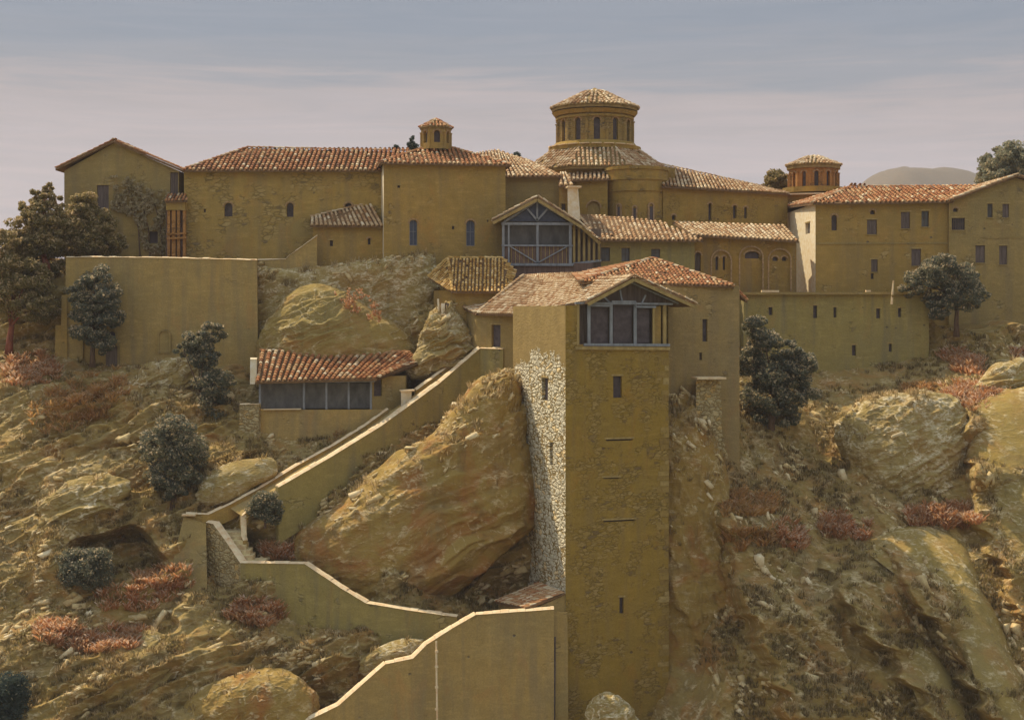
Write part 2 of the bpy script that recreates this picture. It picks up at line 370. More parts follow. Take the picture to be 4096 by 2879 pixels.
def window(root, A, B, hole, kind, label=None):
    d = (B - A); L = d.length; d = d / L; n2 = Vector((-d.y, d.x)); n = Vector((n2.x, n2.y, 0)); e = Vector((d.x, d.y, 0))
    u0, u1, z0, z1, arch = hole
    def p(u, z, w=0): q = A + d * u + n2 * w; return Vector((q.x, q.y, z))
    w = u1 - u0; h = z1 - z0; cu = (u0 + u1) / 2
    kids = []
    if kind in ('door', 'door_void'):
        m = MB(); m.bar(p(cu, z0, .26), p(cu, z1, .26), w, .06, n)
        o = m.build('door', M['boards'] if kind == 'door' else M['void'], root)
        if kind == 'door':
            m = MB()
            for k in range(1, 5): m.bar(p(u0 + w * k / 5, z0 + .02, .215), p(u0 + w * k / 5, z1 - .02, .215), .03, .03, n)
            m.build('plank_strips', M['shutter'], o)
    else:
        pane = {'arch': M['glass'], 'case': M['glass_grey'], 'bars': M['void'], 'slit': M['void'], 'shutter': M['void'], 'niche': M['wall_grey']}[kind]
        m = MB(); m.bar(p(cu, z0, .285), p(cu, z1, .285), w, .02, n)
        o = m.build('window', pane, root)
        f = .05
        if kind in ('arch', 'case', 'bars'):
            m = MB()
            for u in (u0 + f / 2, u1 - f / 2): m.bar(p(u, z0, .2), p(u, z1, .2), f, .06, n)
            m.bar(p(u0 + f, z0 + f / 2, .2), p(u1 - f, z0 + f / 2, .2), f, .06, n); m.bar(p(u0 + f, z1 - f / 2, .2), p(u1 - f, z1 - f / 2, .2), f, .06, n)
            m.bar(p(cu, z0 + f, .21), p(cu, z1 - f, .21), .035, .04, n)
            m.bar(p(u0 + f, z0 + h * .55, .212), p(u1 - f, z0 + h * .55, .212), .035, .03, n)
            if kind == 'bars':
                for k in range(1, 6): m.bar(p(u0 + w * k / 6, z0 + f, .12), p(u0 + w * k / 6, z1 - f, .12), .03, .03, n)
            m.build('frame', M['boards'] if kind != 'arch' else M['timber_blue'], o)
        if kind == 'shutter':
            for s in (0, 1):
                a = u0 + .02 + s * w / 2; b = a + w / 2 - .04
                m = MB(); m.bar(p((a + b) / 2, z0 + .02, .13), p((a + b) / 2, z1 - .02, .13), b - a, .05, n)
                for k in range(1, 4): m.bar(p(a + (b - a) * k / 4, z0 + .03, .1), p(a + (b - a) * k / 4, z1 - .03, .1), .02, .02, n)
                m.build('shutter', M['shutter'], o)
    # surrounds
    m = MB()
    if arch and kind != 'niche' or kind == 'niche':
        r = w / 2 + .10; rz = min(w / 2, h * .5); K = 9; pv = None
        for k in range(K + 1):
            a = math.pi * k / K; q = p(cu - r * math.cos(a), z1 - rz + (rz + .10) * math.sin(a), -.025)
            if pv is not None: m.bar(pv, q, .13, .05, n)
            pv = q
        m.build('arch_surround', M['brickarch'], o)
    else:
        m.bar(p(u0 - .12, z1 + .07, -.015), p(u1 + .12, z1 + .07, -.015), .12, .05, n)
        m.build('lintel', M['timber_ochre'], o)
        if kind in ('case', 'shutter', 'bars'):
            m = MB(); m.bar(p(u0 - .08, z0 - .05, -.04), p(u1 + .08, z0 - .05, -.04), .09, .1, n); m.build('sill', M['wall_grey'], o)
    if label: o['label'] = label
    return o
def px_holes(A, B, specs):
    out = []
    for s in specs:
        x0, y0, x1, y1, kind = s[:5]
        u0, Y0 = on_line(A, B, x0); u1, Y1 = on_line(A, B, x1); Ym = (Y0 + Y1) / 2
        arch = kind in ('arch', 'archslit', 'niche', 'archdoor')
        out.append(((u0, u1, (HZ - y1) / F * Ym, (HZ - y0) / F * Ym, arch), kind))
    return out
KMAP = {'archslit': 'slit', 'archdoor': 'door', 'arch': 'arch'}
def rect(FL, FR, depth):
    A = Vector(g2(FL)); B = Vector(g2(FR)); d = (B - A).normalized(); n = Vector((-d.y, d.x))
    return [A, B, B + n * depth, A + n * depth]
def walls(root, foot, zt, zb, openings={}, mat=None, cap=True, side_mats={}, name='wall'):
    """walls round a footprint; openings {side: [px rects]}"""
    mats = [mat] + [m for m in side_mats.values()]
    idx = {k: 1 + i for i, k in enumerate(side_mats)}
    mb = MB(); N = len(foot); todo = []
    for i in range(N):
        A, B = foot[i], foot[(i + 1) % N]
        hs = px_holes(A, B, openings.get(i, []))
        facade(mb, A, B, zb, zt, [h for h, k in hs], mi=idx.get(i, 0)); todo += [(A, B, h, k) for h, k in hs]
    if cap: mb.poly([Vector((p.x, p.y, zt)) for p in foot])
    w = mb.build(name, mats, root)
    for A, B, h, k in todo: window(root, A, B, h, KMAP.get(k, k))
    return w

# ------------------------------------------------------------ tiled roofs
def _emit(mb, o, e, s, n, w, L, tint):
    K = 5; h = w * .46
    vs = []
    for (t, ww, lift) in ((0, w, .045), (L * 1.08, w * .82, .0)):
        for k in range(K):
            a = math.pi * k / (K - 1)
            vs.append(o + e * (-math.cos(a) * ww / 2) + n * (math.sin(a) * h * (ww / w) + lift) + s * t)
    fs = [(k, k + 1, K + k + 1, K + k) for k in range(K - 1)]
    fs.append(tuple(range(K))[::-1])
    mb.add(vs, fs, tint)
def inside(poly, x, y):
    c = False; j = len(poly) - 1
    for i in range(len(poly)):
        xi, yi = poly[i]; xj, yj = poly[j]
        if (yi > y) != (yj > y) and x < (xj - xi) * (y - yi) / (yj - yi) + xi: c = not c
        j = i
    return c
def rtint(bias=.5, spread=.2):
    t = random.gauss(bias, spread)
    if random.random() < .13: t += .35
    return max(0, min(1, t))
def tile_plane(mb, pts, pitch=.40, L=.55, bias=.45, gap=.02):
    """barrel tiles clipped to a planar polygon; pts[0]->pts[1] is the eave"""
    p0, p1 = pts[0], pts[1]; e = (p1 - p0).normalized()
    n = Vector((0, 0, 0)); c = pts[0]
    for i in range(1, len(pts) - 1): n += (pts[i] - c).cross(pts[i + 1] - c)
    n.normalize()
    if n.z < 0: n = -n
    s = n.cross(e)
    if s.z < 0: s = -s
    loc = [((p - p0).dot(e), (p - p0).dot(s)) for p in pts]
    x0 = min(q[0] for q in loc); x1 = max(q[0] for q in loc); y1 = max(q[1] for q in loc); y0 = min(q[1] for q in loc)
    nu = max(1, int((x1 - x0) / pitch)); pit = (x1 - x0) / nu
    rows = int((y1 - y0) / L) + 1
    for i in range(nu):
        cx = x0 + (i + .5) * pit; wob = random.uniform(-.03, .03)
        for j in range(rows):
            cy = y0 + j * L
            if not inside(loc, cx, cy + L * .45): continue
            if random.random() < .012: continue
            o = p0 + e * (cx + wob + random.uniform(-.02, .02)) + s * (cy - .06 + random.uniform(-.035, .035)) + n * (gap + random.uniform(0, .02))
            rot = random.uniform(-.05, .05)
            _emit(mb, o, (e + s * rot).normalized(), (s - e * rot).normalized(), n, pit * random.uniform(.62, .72), L, rtint(bias))
def tile_patch(mb, eL, eR, tR, tL, pitch=.40, L=.55, bias=.45, fan=True, sag=0.):
    """tiles laid over a bilinear sheet, columns running from the eave to the top"""
    ne = max(1, int((eR - eL).length / pitch)); 
    for i in range(ne):
        u = (i + .5) / ne
        a = eL.lerp(eR, u); b = tL.lerp(tR, u); ln = (b - a).length; rows = max(1, int(ln / L))
        s = (b - a).normalized(); e0 = (eR - eL).lerp(tR - tL, .5).normalized()
        n = e0.cross(s).normalized()
        if n.z < 0: n = -n
        e = s.cross(n)
        if e.dot(e0) < 0: e = -e
        for j in range(rows):
            v = j / rows; wloc = ((eR - eL) * (1 - v) + (tR - tL) * v).length / ne
            if wloc < pitch * .35 and i % 2: continue
            o = a.lerp(b, v) + n * (.02 + random.uniform(0, .02)) - s * .06 - UP * sag * math.sin(math.pi * v) + e * random.uniform(-.02, .02)
            _emit(mb, o, e, s, n, max(wloc, pitch * .4) * random.uniform(.62, .72), ln / rows, rtint(bias))
def slab(mb, pts, th=.16, mi=1, sag=0.):
    n = len(pts); a = [p - UP * .03 for p in pts]; b = [p - UP * th for p in pts]
    mb.add(a + b, [tuple(range(n)), tuple(range(n, 2 * n))[::-1]] + [(i, n + i, n + (i + 1) % n, (i + 1) % n) for i in range(n)], .3, mi)
def ridge(mb, p, q, r=.15, bias=.6):
    d = q - p; L = d.length
    if L < .2: return
    e = d / L; k = max(1, int(L / .5)); side = e.cross(UP).normalized(); up = side.cross(e).normalized()
    if up.z < 0: up = -up
    for i in range(k):
        o = p + d * (i / k) + up * (.03 + random.uniform(0, .02))
        _emit(mb, o, side, e, up, r * 2 * random.uniform(.9, 1.05), L / k, rtint(bias))
def roof(root, faces, ridges=(), mat='tile', pitch=.40, L=.55, bias=.45, th=.16, name='roof', patch=(), sag=0.):
    mb = MB()
    for f in faces: tile_plane(mb, f, pitch, L, bias); slab(mb, f, th)
    for f in patch: tile_patch(mb, *f, pitch=pitch, L=L, bias=bias, sag=sag); slab(mb, [f[0], f[1], f[2]], th); slab(mb, [f[0], f[2], f[3]], th)
    for a, b in ridges: ridge(mb, a, b)
    # loose stones and lichened tile ends along the eave
    return mb.build(name, [M[mat], M['pan']], root)
def hip_faces(FL, FR, BR, BL, R1, R2):
    if (R1 - R2).length < .05: return [[FL, FR, R1], [FR, BR, R1], [BR, BL, R1], [BL, FL, R1]], [(FL, R1), (FR, R1), (BR, R1), (BL, R1)]
    return [[FL, FR, R2, R1], [FR, BR, R2], [BR, BL, R1, R2], [BL, FL, R1]], [(FL, R1), (FR, R2), (BR, R2), (BL, R1), (R1, R2)]
def cone_roof(root, c, r, z0, z1, n=12, ph=0., mat='tile', pitch=.36, bias=.6, name='roof', th=.28, r1=0.):
    mb = MB(); ap = Vector((c[0], c[1], z1))
    ring = [Vector((c[0] + r * math.cos(ph + 2 * math.pi * k / n), c[1] + r * math.sin(ph + 2 * math.pi * k / n), z0)) for k in range(n)]
    top = [Vector((c[0] + r1 * math.cos(ph + 2 * math.pi * k / n), c[1] + r1 * math.sin(ph + 2 * math.pi * k / n), z1)) for k in range(n)]
    for k in range(n):
        a, b = ring[k], ring[(k + 1) % n]
        f = [a, b, ap] if r1 == 0 else [a, b, top[(k + 1) % n], top[k]]
        tile_plane(mb, f, pitch, .5, bias); slab(mb, f, .06)
        if n <= 8: ridge(mb, a, top[k] if r1 else ap, .12, bias)
    if r1 == 0:
        m2 = MB(); ridge(mb, ap - UP * .05, ap + UP * .32, .16, .9)
    # under-eave block
    K = n
    lo = [Vector((c[0] + (r - .12) * math.cos(ph + 2 * math.pi * k / n), c[1] + (r - .12) * math.sin(ph + 2 * math.pi * k / n), z0 - th)) for k in range(n)]
    hi = [v + UP * (th - .05) for v in lo]
    mb.add(lo + hi, [tuple(range(n))[::-1]] + [(i, (i + 1) % n, n + (i + 1) % n, n + i) for i in range(n)], .2, 1)
    return mb.build(name, [M[mat], M['eave']], root)
def prism_ring(mb, c, r, z0, z1, n, ph=0., mi=0, caps=True, r1=None):
    r1 = r if r1 is None else r1
    lo = [Vector((c[0] + r * math.cos(ph + 2 * math.pi * k / n), c[1] + r * math.sin(ph + 2 * math.pi * k / n), z0)) for k in range(n)]
    hi = [Vector((c[0] + r1 * math.cos(ph + 2 * math.pi * k / n), c[1] + r1 * math.sin(ph + 2 * math.pi * k / n), z1)) for k in range(n)]
    fs = [(i, (i + 1) % n, n + (i + 1) % n, n + i) for i in range(n)]
    if caps: fs += [tuple(range(n))[::-1], tuple(range(n, 2 * n))]
    mb.add(lo + hi, fs, .5, mi)
def drum(root, c, r, z0, z1, n, ph, mat, wz0, wz1, ww, name='drum', visible=None):
    """arcaded drum: n facets each with an arched recess and window, and engaged colonnettes at the corners"""
    mb = MB(); wins = []
    foot = [Vector((c[0] + r * math.cos(ph + 2 * math.pi * k / n), c[1] + r * math.sin(ph + 2 * math.pi * k / n))) for k in range(n)]
    for k in range(n):
        A, B = foot[k], foot[(k + 1) % n]; L = (B - A).length
        h = (L / 2 - ww / 2, L / 2 + ww / 2, wz0, wz1, True)
        facade(mb, A, B, z0, z1, [h]); wins.append((A, B, h))
    mb.poly([Vector((p.x, p.y, z1)) for p in foot])
    o = mb.build(name, M[mat], root)
    for k in range(n):
        m = MB(); p = Vector((foot[k].x, foot[k].y, 0)); rr = r * .035 + .04
        m.tube([p + UP * z0, p + UP * (wz1 - ww * .4), p + UP * (wz1 - ww * .4 + .01), p + UP * (wz1 - ww * .2)], [rr, rr, rr * 1.5, rr * 1.5], 8)
        m.build('colonnette', M[mat] if mat != 'brick_red' else M['brick_red'], o)
    for A, B, h in wins:
        mid = (A + B) / 2
        if mid.y < c[1] + r * .3: window(root, A, B, h, "slit")
    return o

# ------------------------------------------------------------ walls that follow a line
def line_wall(label, pts, drop, thick=.5, mat='wall_low', cop=True, cw=.16, name='retaining_wall', cat='wall', cmat='coping', jag=0., group=None, over=.06, root=None):
    """pts [(px,py,Y)] along the top; drop = metres the face goes down"""
    T = [P(*p) for p in pts]
    if root is None: root = thing(name, label, cat, Vector((T[0].x, T[0].y, T[0].z - drop)), group)
    # subdivide
    fine = []
    for i in range(len(T) - 1):
        k = max(1, int((T[i + 1] - T[i]).length / .55))
        for j in range(k): fine.append(T[i].lerp(T[i + 1], j / k))
    fine.append(T[-1])
    if jag: fine = [p + UP * random.uniform(-jag, jag) for p in fine]
    mb = MB(); n = len(fine); vs = []
    for i, p in enumerate(fine):
        d = (fine[min(i + 1, n - 1)] - fine[max(i - 1, 0)]); d.z = 0; d.normalize(); nn = Vector((-d.y, d.x, 0))
        if nn.y < 0 and abs(d.x) > abs(d.y): nn = -nn
        b = p.z - drop
        vs += [Vector((p.x, p.y, b)) - nn * drop * .02, p, p + nn * thick, Vector((p.x, p.y, b)) + nn * thick]
    fs = []
    for i in range(n - 1):
        a = i * 4; b = a + 4
        for k in range(4): fs.append((a + k, b + k, b + (k + 1) % 4, a + (k + 1) % 4))
    fs.append((0, 1, 2, 3)); fs.append(tuple((n - 1) * 4 + k for k in (3, 2, 1, 0)))
    mb.add(vs, fs); mb.build('wall', M[mat], root)
    if cop:
        mb = MB()
        for i in range(n - 1):
            p, q = fine[i], fine[i + 1]; d = q - p; dh = Vector((d.x, d.y, 0)).normalized(); nn = Vector((-dh.y, dh.x, 0))
            if nn.y < 0 and abs(dh.x) > abs(dh.y): nn = -nn
            u1 = UP * (cw * .66 + random.uniform(-.035, .035)); of = -nn * (over + random.uniform(0, .04)); g = d * .012
            # coping stone with a sloped outer face, pale to paint the sunlit rim
            a = [p + of + g, q + of - g, q + nn * (thick + .04) - g, p + nn * (thick + .04) + g]
            up = [p + of * .2 + nn * thick * .45 + u1 + g, q + of * .2 + nn * thick * .45 + u1 - g, q + nn * (thick + .02) + u1 * .9 - g, p + nn * (thick + .02) + u1 * .9 + g]
            mb.hexa([v + UP * .004 for v in a] + up, random.random())
        mb.build('coping', M[cmat], root)
    return root

# ------------------------------------------------------------ terrain
_bx = [300, 700, 1000, 1430, 1700, 2000, 2400, 2879, 3300, 4200]
_by = [142, 136, 128, 121, 114, 108, 102, 95, 88, 76]
OFFS = [  # px, py, rx, ry, metres (+ = farther)
    (1300, 1570, 400, 150, 5.5), (560, 1395, 460, 90, 4.2), (3350, 1390, 440, 175, 6.5), (2000, 2880, 620, 330, 7.5), (2500, 2700, 260, 700, 5.0),
    (2830, 1740, 130, 200, -5.0), (975, 2190, 90, 75, 2.4), (890, 2280, 90, 110, 3.0), (2320, 1900, 260, 500, 4.0), (3000, 2050, 160, 90, -1.5), (3080, 2220, 170, 110, -1.8), (2760, 2300, 90, 500, 2.5),
    (1240, 2840, 160, 120, 2.6), (3250, 1900, 160, 260, 2.0), (3200, 2500, 220, 160, -1.6), (3620, 2350, 180, 160, -1.5), (4000, 1600, 180, 120, -1.0),
    (420, 2700, 200, 120, -2.0), (700, 2620, 200, 80, -1.5), (300, 2000, 160, 130, -1.6), (120, 1550, 200, 80, -1.2), (640, 1620, 160, 90, -1.5),
    (1950, 2350, 220, 110, 5.0), (1330, 2190, 190, 120, 2.8), (1420, 2400, 130, 90, 2.2), (1240, 2470, 200, 110, 2.8), (1130, 2290, 120, 60, 1.2), (240, 2250, 90, 130, -1.8), (150, 2560, 160, 90, -1.4), (1250, 2560, 220, 100, -1.0), (1700, 1280, 120, 120, -1.0)]
CAVE = [(480, 2225, 195, 115, 3.2)]
RIBS = [
    ([(3885, 1560), (3868, 1680), (3880, 1798), (3903, 2091), (3983, 2233), (4046, 2392), (4140, 2560)], 3.2, 26, 230),
    ([(3500, 2170), (3560, 2215), (3610, 2289), (3666, 2392), (3840, 2630), (3903, 2748), (3990, 2900)], 2.6, 26, 200),
    ([(3300, 2190), (3349, 2336), (3531, 2582), (3700, 2800), (3760, 2900)], 2.4, 30, 150),
    ([(2860, 1860), (2900, 2060), (2960, 2330), (3080, 2620), (3180, 2900)], 2.6, 40, 240),
    ([(4180, 1300), (4170, 1700), (4200, 2200)], 2.0, 40, 200)]
def terrain_Y(px, py):
    px = np.asarray(px, dtype=float); py = np.asarray(py, dtype=float)
    Y = np.interp(py, _bx, _by)
    for x, y, rx, ry, a in OFFS: Y = Y + a * np.exp(-((px - x) / rx) ** 2 - ((py - y) / ry) ** 2)
    for x, y, rx, ry, a in CAVE:
        wx = px + 22 * np.sin(py / 31.) ; wy = py + 16 * np.sin(px / 37.)
        r = ((wx - x) / rx) ** 2 + ((wy - y) / ry) ** 2
        Y = Y + a * np.clip((1 - r) * 2.2, 0, 1)
    for pts, A, wl, wr in RIBS:
        ys = [p[1] for p in pts]; xs = [p[0] for p in pts]
        xr = np.interp(py, ys, xs) + 34 * vnoise(py / 58., py * 0 + A * 7.1, py * 0) + 16 * vnoise(py / 21., py * 0 + A * 3.3, py * 0 + 5)
        s = px - xr
        f = np.where(s < 0, np.exp(-(s / wl) ** 2), np.exp(-np.abs(s / wr) ** 1.3))
        fy = (.62 + .5 * vnoise(py / 95., py * 0 + A * 5.3, py * 0 + 9)) * np.clip((py - ys[0]) / 90., 0, 1) * np.clip((ys[-1] + 60 - py) / 90., 0, 1)
        Y = Y - 1.5 * A * f * fy
    return Y
def tY(px, py): return float(terrain_Y(px, py))
_tx = [-1600, -500, 0, 240, 1030, 1700, 1850, 3000, 3700, 3760, 4096, 5600]
_ty = [1700, 1180, 1005, 1062, 1095, 1120, 1215, 1235, 1240, 1330, 1320, 1420]
def rock_disp(W, mix, amp=1.0):
    """craggy relief: bedding tilted up to the right on the left slope, steep on the right"""
    X, Y, Z = W[:, 0], W[:, 1], W[:, 2]
    def oriented(a, st):
        u = X * math.cos(a) + Z * math.sin(a); v = -X * math.sin(a) + Z * math.cos(a)
        w = Y
        big = ridged(u * .45 * st, w * .6, v, 3.8, 2) * .95
        med = ridged(u * .42 * st, w * .7, v, 1.25, 4, .5) * .42
        return big + med
    def ledge(a, per, am):
        v = -X * math.sin(a) + Z * math.cos(a); t = v / per + 1.1 * fbm(X * .6, Y, Z, 7, 3) + .25 * vnoise(X * .8, Y * .8, Z * .8)
        s = t - np.floor(t); s = np.where(s < .82, s / .82, (1 - s) / .18)
        return am * (s - .5) * np.clip(.6 + 1.6 * fbm(X + 90, Y, Z, 8, 2), 0, 1.3)
    L = oriented(math.radians(27), 1) * .8 + ledge(math.radians(20), 2.3, 1.0) + ledge(math.radians(26), .9, .34); R = oriented(math.radians(-62), .9)
    d = L * (1 - mix) + R * mix
    d = d + fbm(X, Y, Z, 9, 3) * .9 + ridged(X * .6, Y, Z, .50, 2, .5) * .12
    return d * amp
def crests(W, mix, sc=1.0, lo=.02):
    X, Y, Z = W[:, 0] / sc, W[:, 1] / sc, W[:, 2] / sc
    def o(a):
        u = X * math.cos(a) + Z * math.sin(a); v = -X * math.sin(a) + Z * math.cos(a)
        wob = vnoise(u * 1.3, v * 1.3, Y * .8 + 40) * .35 + vnoise(u * 4, v * 4, Y * 3) * .12
        n1 = 1 - 2 * np.abs(vnoise(u * .42 + 3, Y * .5, v * 1.05 + wob)); n2 = 1 - 2 * np.abs(vnoise(u * 1.0 + 9, Y * .9, v * 2.1 + wob * 2 + 7))
        m = fbm(X, Y, Z + 50, 5.5, 3)
        k1 = np.clip((n1 - .78) / .2, 0, 1) * np.clip((m - lo) / .10, 0, 1)
        k2 = np.clip((n2 - .80) / .14, 0, 1) * np.clip((fbm(X + 30, Y, Z, 3.0, 3) - lo) / .10, 0, 1)
        return np.maximum(k1, k2 * .9)
    return o(math.radians(24)) * (1 - mix) + o(math.radians(-35)) * mix
def build_terrain():
    cols = np.concatenate([np.linspace(-1600, -60, 70), np.linspace(-55, 4150, 1150), np.linspace(4160, 5600, 70)])
    vr = np.concatenate([np.linspace(0, 1, 560), 1 + np.linspace(.02, 1, 50)])
    top = np.interp(cols, _tx, _ty) + 14 * np.sin(cols / 47.) + 6 * np.sin(cols / 19.)
    PX = np.repeat(cols[None, :], len(vr), 0)
    PY = np.where(vr[:, None] <= 1, top[None, :] + (2950 - top[None, :]) * vr[:, None], 2950 + (vr[:, None] - 1) * 1300)
    Yt = terrain_Y(PX, PY)
    W = np.stack([(PX - CX) / F * Yt, Yt, (HZ - PY) / F * Yt], -1).reshape(-1, 3)
    mix = np.clip((PX.ravel() - 2300) / 500, 0, 1)
    d = rock_disp(W, mix, 1.0)
    cr_ = crests(W, mix); d = d * (1 - .25 * mix) + cr_ * .16
    calm = np.exp(-((PX.ravel() - 2300) / 200) ** 2) * .5
    # keep the ground quiet against the foot of the walls
    W[:, 1] -= d * (1 - calm) * .95; W[:, 2] += d * (1 - calm) * .32
    nr, nc = PX.shape
    G = W.reshape(nr, nc, 3)
    # the table top behind the crest, then down into the valley on the far side
    back = []
    for k, (dy, dz) in enumerate([(3, .15), (9, .1), (20, .0), (45, -.5), (70, -6), (100, -30), (150, -75), (220, -92)]):
        row = G[0].copy(); row[:, 1] += dy; row[:, 2] += dz + fbm(row[:, 0], row[:, 1], row[:, 2], 6, 3) * .3
        back.append(row)
    G = np.concatenate([np.array(back[::-1]), G], 0); nr = G.shape[0]
    V = G.reshape(-1, 3); cr_ = np.concatenate([np.zeros(8 * nc), cr_])
    i = np.arange(nr - 1)[:, None] * nc + np.arange(nc - 1)[None, :]
    i = i.ravel(); Q = np.stack([i + nc, i + nc + 1, i + 1, i], 1)
    o = np_mesh('rock_hillside', V, Q, None, M['rock'], smooth=True, loc=(0, 100, -40), crest=cr_)
    tag(o, kind='structure')
    return G[8:], PX, PY
TG, TPX, TPY = build_terrain()
def ground_at(px, py):
    """displaced ground point nearest a column/row"""
    j = int(np.argmin(np.abs(TPX[0] - px))); i = int(np.argmin(np.abs(TPY[:, j] - py)))
    return Vector(TG[i, j])
mb = MB(); s = 9000.; mb.poly([Vector((-s, -600, -95)), Vector((s, -600, -95)), Vector((s, 14000, -95)), Vector((-s, 14000, -95))])
M['valley'] = mat_rock('valley_floor', [(.16, .17, .08), (.22, .19, .10), (.14, .16, .07), (.2, .17, .1)], (.4, .36, .2), .2)
tag(mb.build('valley_ground', M['valley']), kind='structure')
# far hill
def far_hill():
    nx, ny = 120, 40; x0 = S(3420 - CX, 1500.); xs = np.linspace(-1, 1, nx); ys = np.linspace(-1, 1, ny)
    cx = (S(3720 - CX, 1500)); A, B = np.meshgrid(xs, ys)
    X = cx + A * 190 + 30 * B; Yd = 1500 + B * 260
    prof = np.clip(1 - np.abs(A) ** 2.4, 0, 1) * np.clip(1 - B ** 2, 0, 1) ** .7
    Z = -95 + prof * 250 + fbm(X, Yd, Z=X * 0, sc=90, octv=4) * 14 * prof
    V = np.stack([X, Yd, Z], -1).reshape(-1, 3); i = (np.arange(ny - 1)[:, None] * nx + np.arange(nx - 1)[None]).ravel()
    tag(np_mesh('distant_hill', V, np.stack([i, i + 1, i + nx + 1, i + nx], 1), None, mat_rock('hazy_hill', [(.20, .155, .12), (.17, .14, .12), (.24, .16, .11), (.17, .14, .12)], (.5, .42, .34), .3), smooth=True, loc=(cx, 1500, -95)), kind='structure')
far_hill()

# ------------------------------------------------------------ rocks with their own outline
BLOBS = []
def blob(name, label, cat, outline, Y0, B, mat, tilt=.0, amp=.35, back=None, mixr=0., centre=None, sc=1.0, power=2.0, crest_lo=-.04, stones=True):
    n = len(outline); O = np.array(outline, dtype=float); out = []
    for i in range(n):
        p0, p1, p2, p3 = O[i - 1], O[i], O[(i + 1) % n], O[(i + 2) % n]
        for t in np.linspace(0, 1, 26, endpoint=False):
            out.append(.5 * ((2 * p1) + (p2 - p0) * t + (2 * p0 - 5 * p1 + 4 * p2 - p3) * t * t + (3 * p1 - 3 * p2 + p3 - p0) * t ** 3))
    out = np.array(out); m = len(out)
    c = np.array(centre if centre is not None else O.mean(0), dtype=float)
    K = 110; rr = np.sin(np.linspace(0, 1, K) * math.pi / 2)
    def sheet(sign, b):
        px = c[0] + (out[None, :, 0] - c[0]) * rr[:, None]; py = c[1] + (out[None, :, 1] - c[1]) * rr[:, None]
        Y = Y0 + tilt * (c[1] - py) / 100. + sign * b * np.sqrt(np.clip(1 - rr[:, None] ** power, 0, 1)) + 0 * px
        return np.stack([(px - CX) / F * Y, Y, (HZ - py) / F * Y], -1)
    f = sheet(-1, B); bk = sheet(1, back if back is not None else B)
    G = np.concatenate([f, bk[::-1][1:]], 0).reshape(-1, 3)
    ctr = np.array(P(c[0], c[1], Y0)); nrm = G - ctr; nrm[:, 1] *= 1.5; nrm /= np.linalg.norm(nrm, axis=1, keepdims=True) + 1e-6
    d = rock_disp(G / sc, mixr, amp)
    cr_ = crests(G, np.full(len(G), mixr), .8 if sc > .55 else .6, crest_lo); d = d + cr_ * .07
    G = G + nrm * d[:, None]
    R = 2 * K - 1; i = np.arange(R - 1)[:, None] * m; j = np.arange(m)[None]; j2 = (j + 1) % m
    Q = np.stack([(i + j).ravel(), (i + m + j).ravel(), (i + m + j2).ravel(), (i + j2).ravel()], 1)
    if stones: BLOBS.append((G.reshape(R, m, 3)[:K], mixr))
    o = np_mesh(name, G, Q, None, mat, smooth=True, crest=cr_)
    return tag(o, label, cat)
blob('rock_dome', 'big rounded bald rock dome rising behind the open tiled shed', 'boulder',
     [(1033, 1425), (1040, 1360), (1058, 1312), (1112, 1236), (1178, 1170), (1250, 1143), (1312, 1145), (1379, 1170), (1450, 1212), (1520, 1262), (1590, 1305), (1640, 1370), (1665, 1440), (1640, 1560), (1350, 1590), (1060, 1560)],
     121.4, 3.8, M['rock_olive'], .35, .22, mixr=0, sc=.6, stones=False, crest_lo=.0)
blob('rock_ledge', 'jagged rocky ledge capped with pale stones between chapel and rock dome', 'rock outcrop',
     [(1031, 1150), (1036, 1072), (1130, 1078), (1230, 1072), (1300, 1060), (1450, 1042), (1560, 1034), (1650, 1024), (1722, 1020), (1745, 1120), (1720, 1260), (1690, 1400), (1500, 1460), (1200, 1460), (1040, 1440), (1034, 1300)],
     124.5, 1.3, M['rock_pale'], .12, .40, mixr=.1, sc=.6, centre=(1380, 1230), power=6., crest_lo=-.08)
blob('rock_outcrop', 'huge bulging red-brown rock between the stair wall and the tall tower', 'rock outcrop',
     [(1180, 2262), (1190, 2135), (1374, 2016), (1552, 1882), (1757, 1702), (1880, 1555), (1985, 1500), (2052, 1502), (2100, 1620), (2125, 1800), (2150, 2040), (2080, 2160), (1960, 2255), (1830, 2345), (1690, 2415), (1520, 2450), (1360, 2430), (1240, 2350)],
     107.9, 3.6, M['rock_red'], .40, .60, mixr=.0, sc=1.15, centre=(1760, 2030), power=3.2, crest_lo=.0)
blob('rock_crag', 'pointed pale crag under the wall, topped by a ruined doorway', 'crag',
     [(1668, 1400), (1690, 1310), (1735, 1262), (1775, 1245), (1800, 1228), (1830, 1275), (1862, 1335), (1900, 1410), (1890, 1500), (1700, 1520), (1630, 1470)],
     118.5, 1.6, M['rock_pale'], .5, .5, mixr=.1, sc=.5)
blob('boulder', 'largest boulder with painted pale highlights on the right slope below the bastion', 'boulder',
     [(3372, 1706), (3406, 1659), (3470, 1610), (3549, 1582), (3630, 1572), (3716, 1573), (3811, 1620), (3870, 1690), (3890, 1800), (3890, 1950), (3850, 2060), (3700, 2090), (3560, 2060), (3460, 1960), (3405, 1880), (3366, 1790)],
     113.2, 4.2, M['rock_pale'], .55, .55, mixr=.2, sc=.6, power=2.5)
blob('boulder', 'small sunlit rock at the bottom edge in front of the tall tower', 'boulder',
     [(2350, 2900), (2362, 2820), (2410, 2778), (2470, 2785), (2530, 2840), (2560, 2920), (2450, 3000)], 96.5, 1.2, M['rock_pale'], .2, .18, sc=.5)
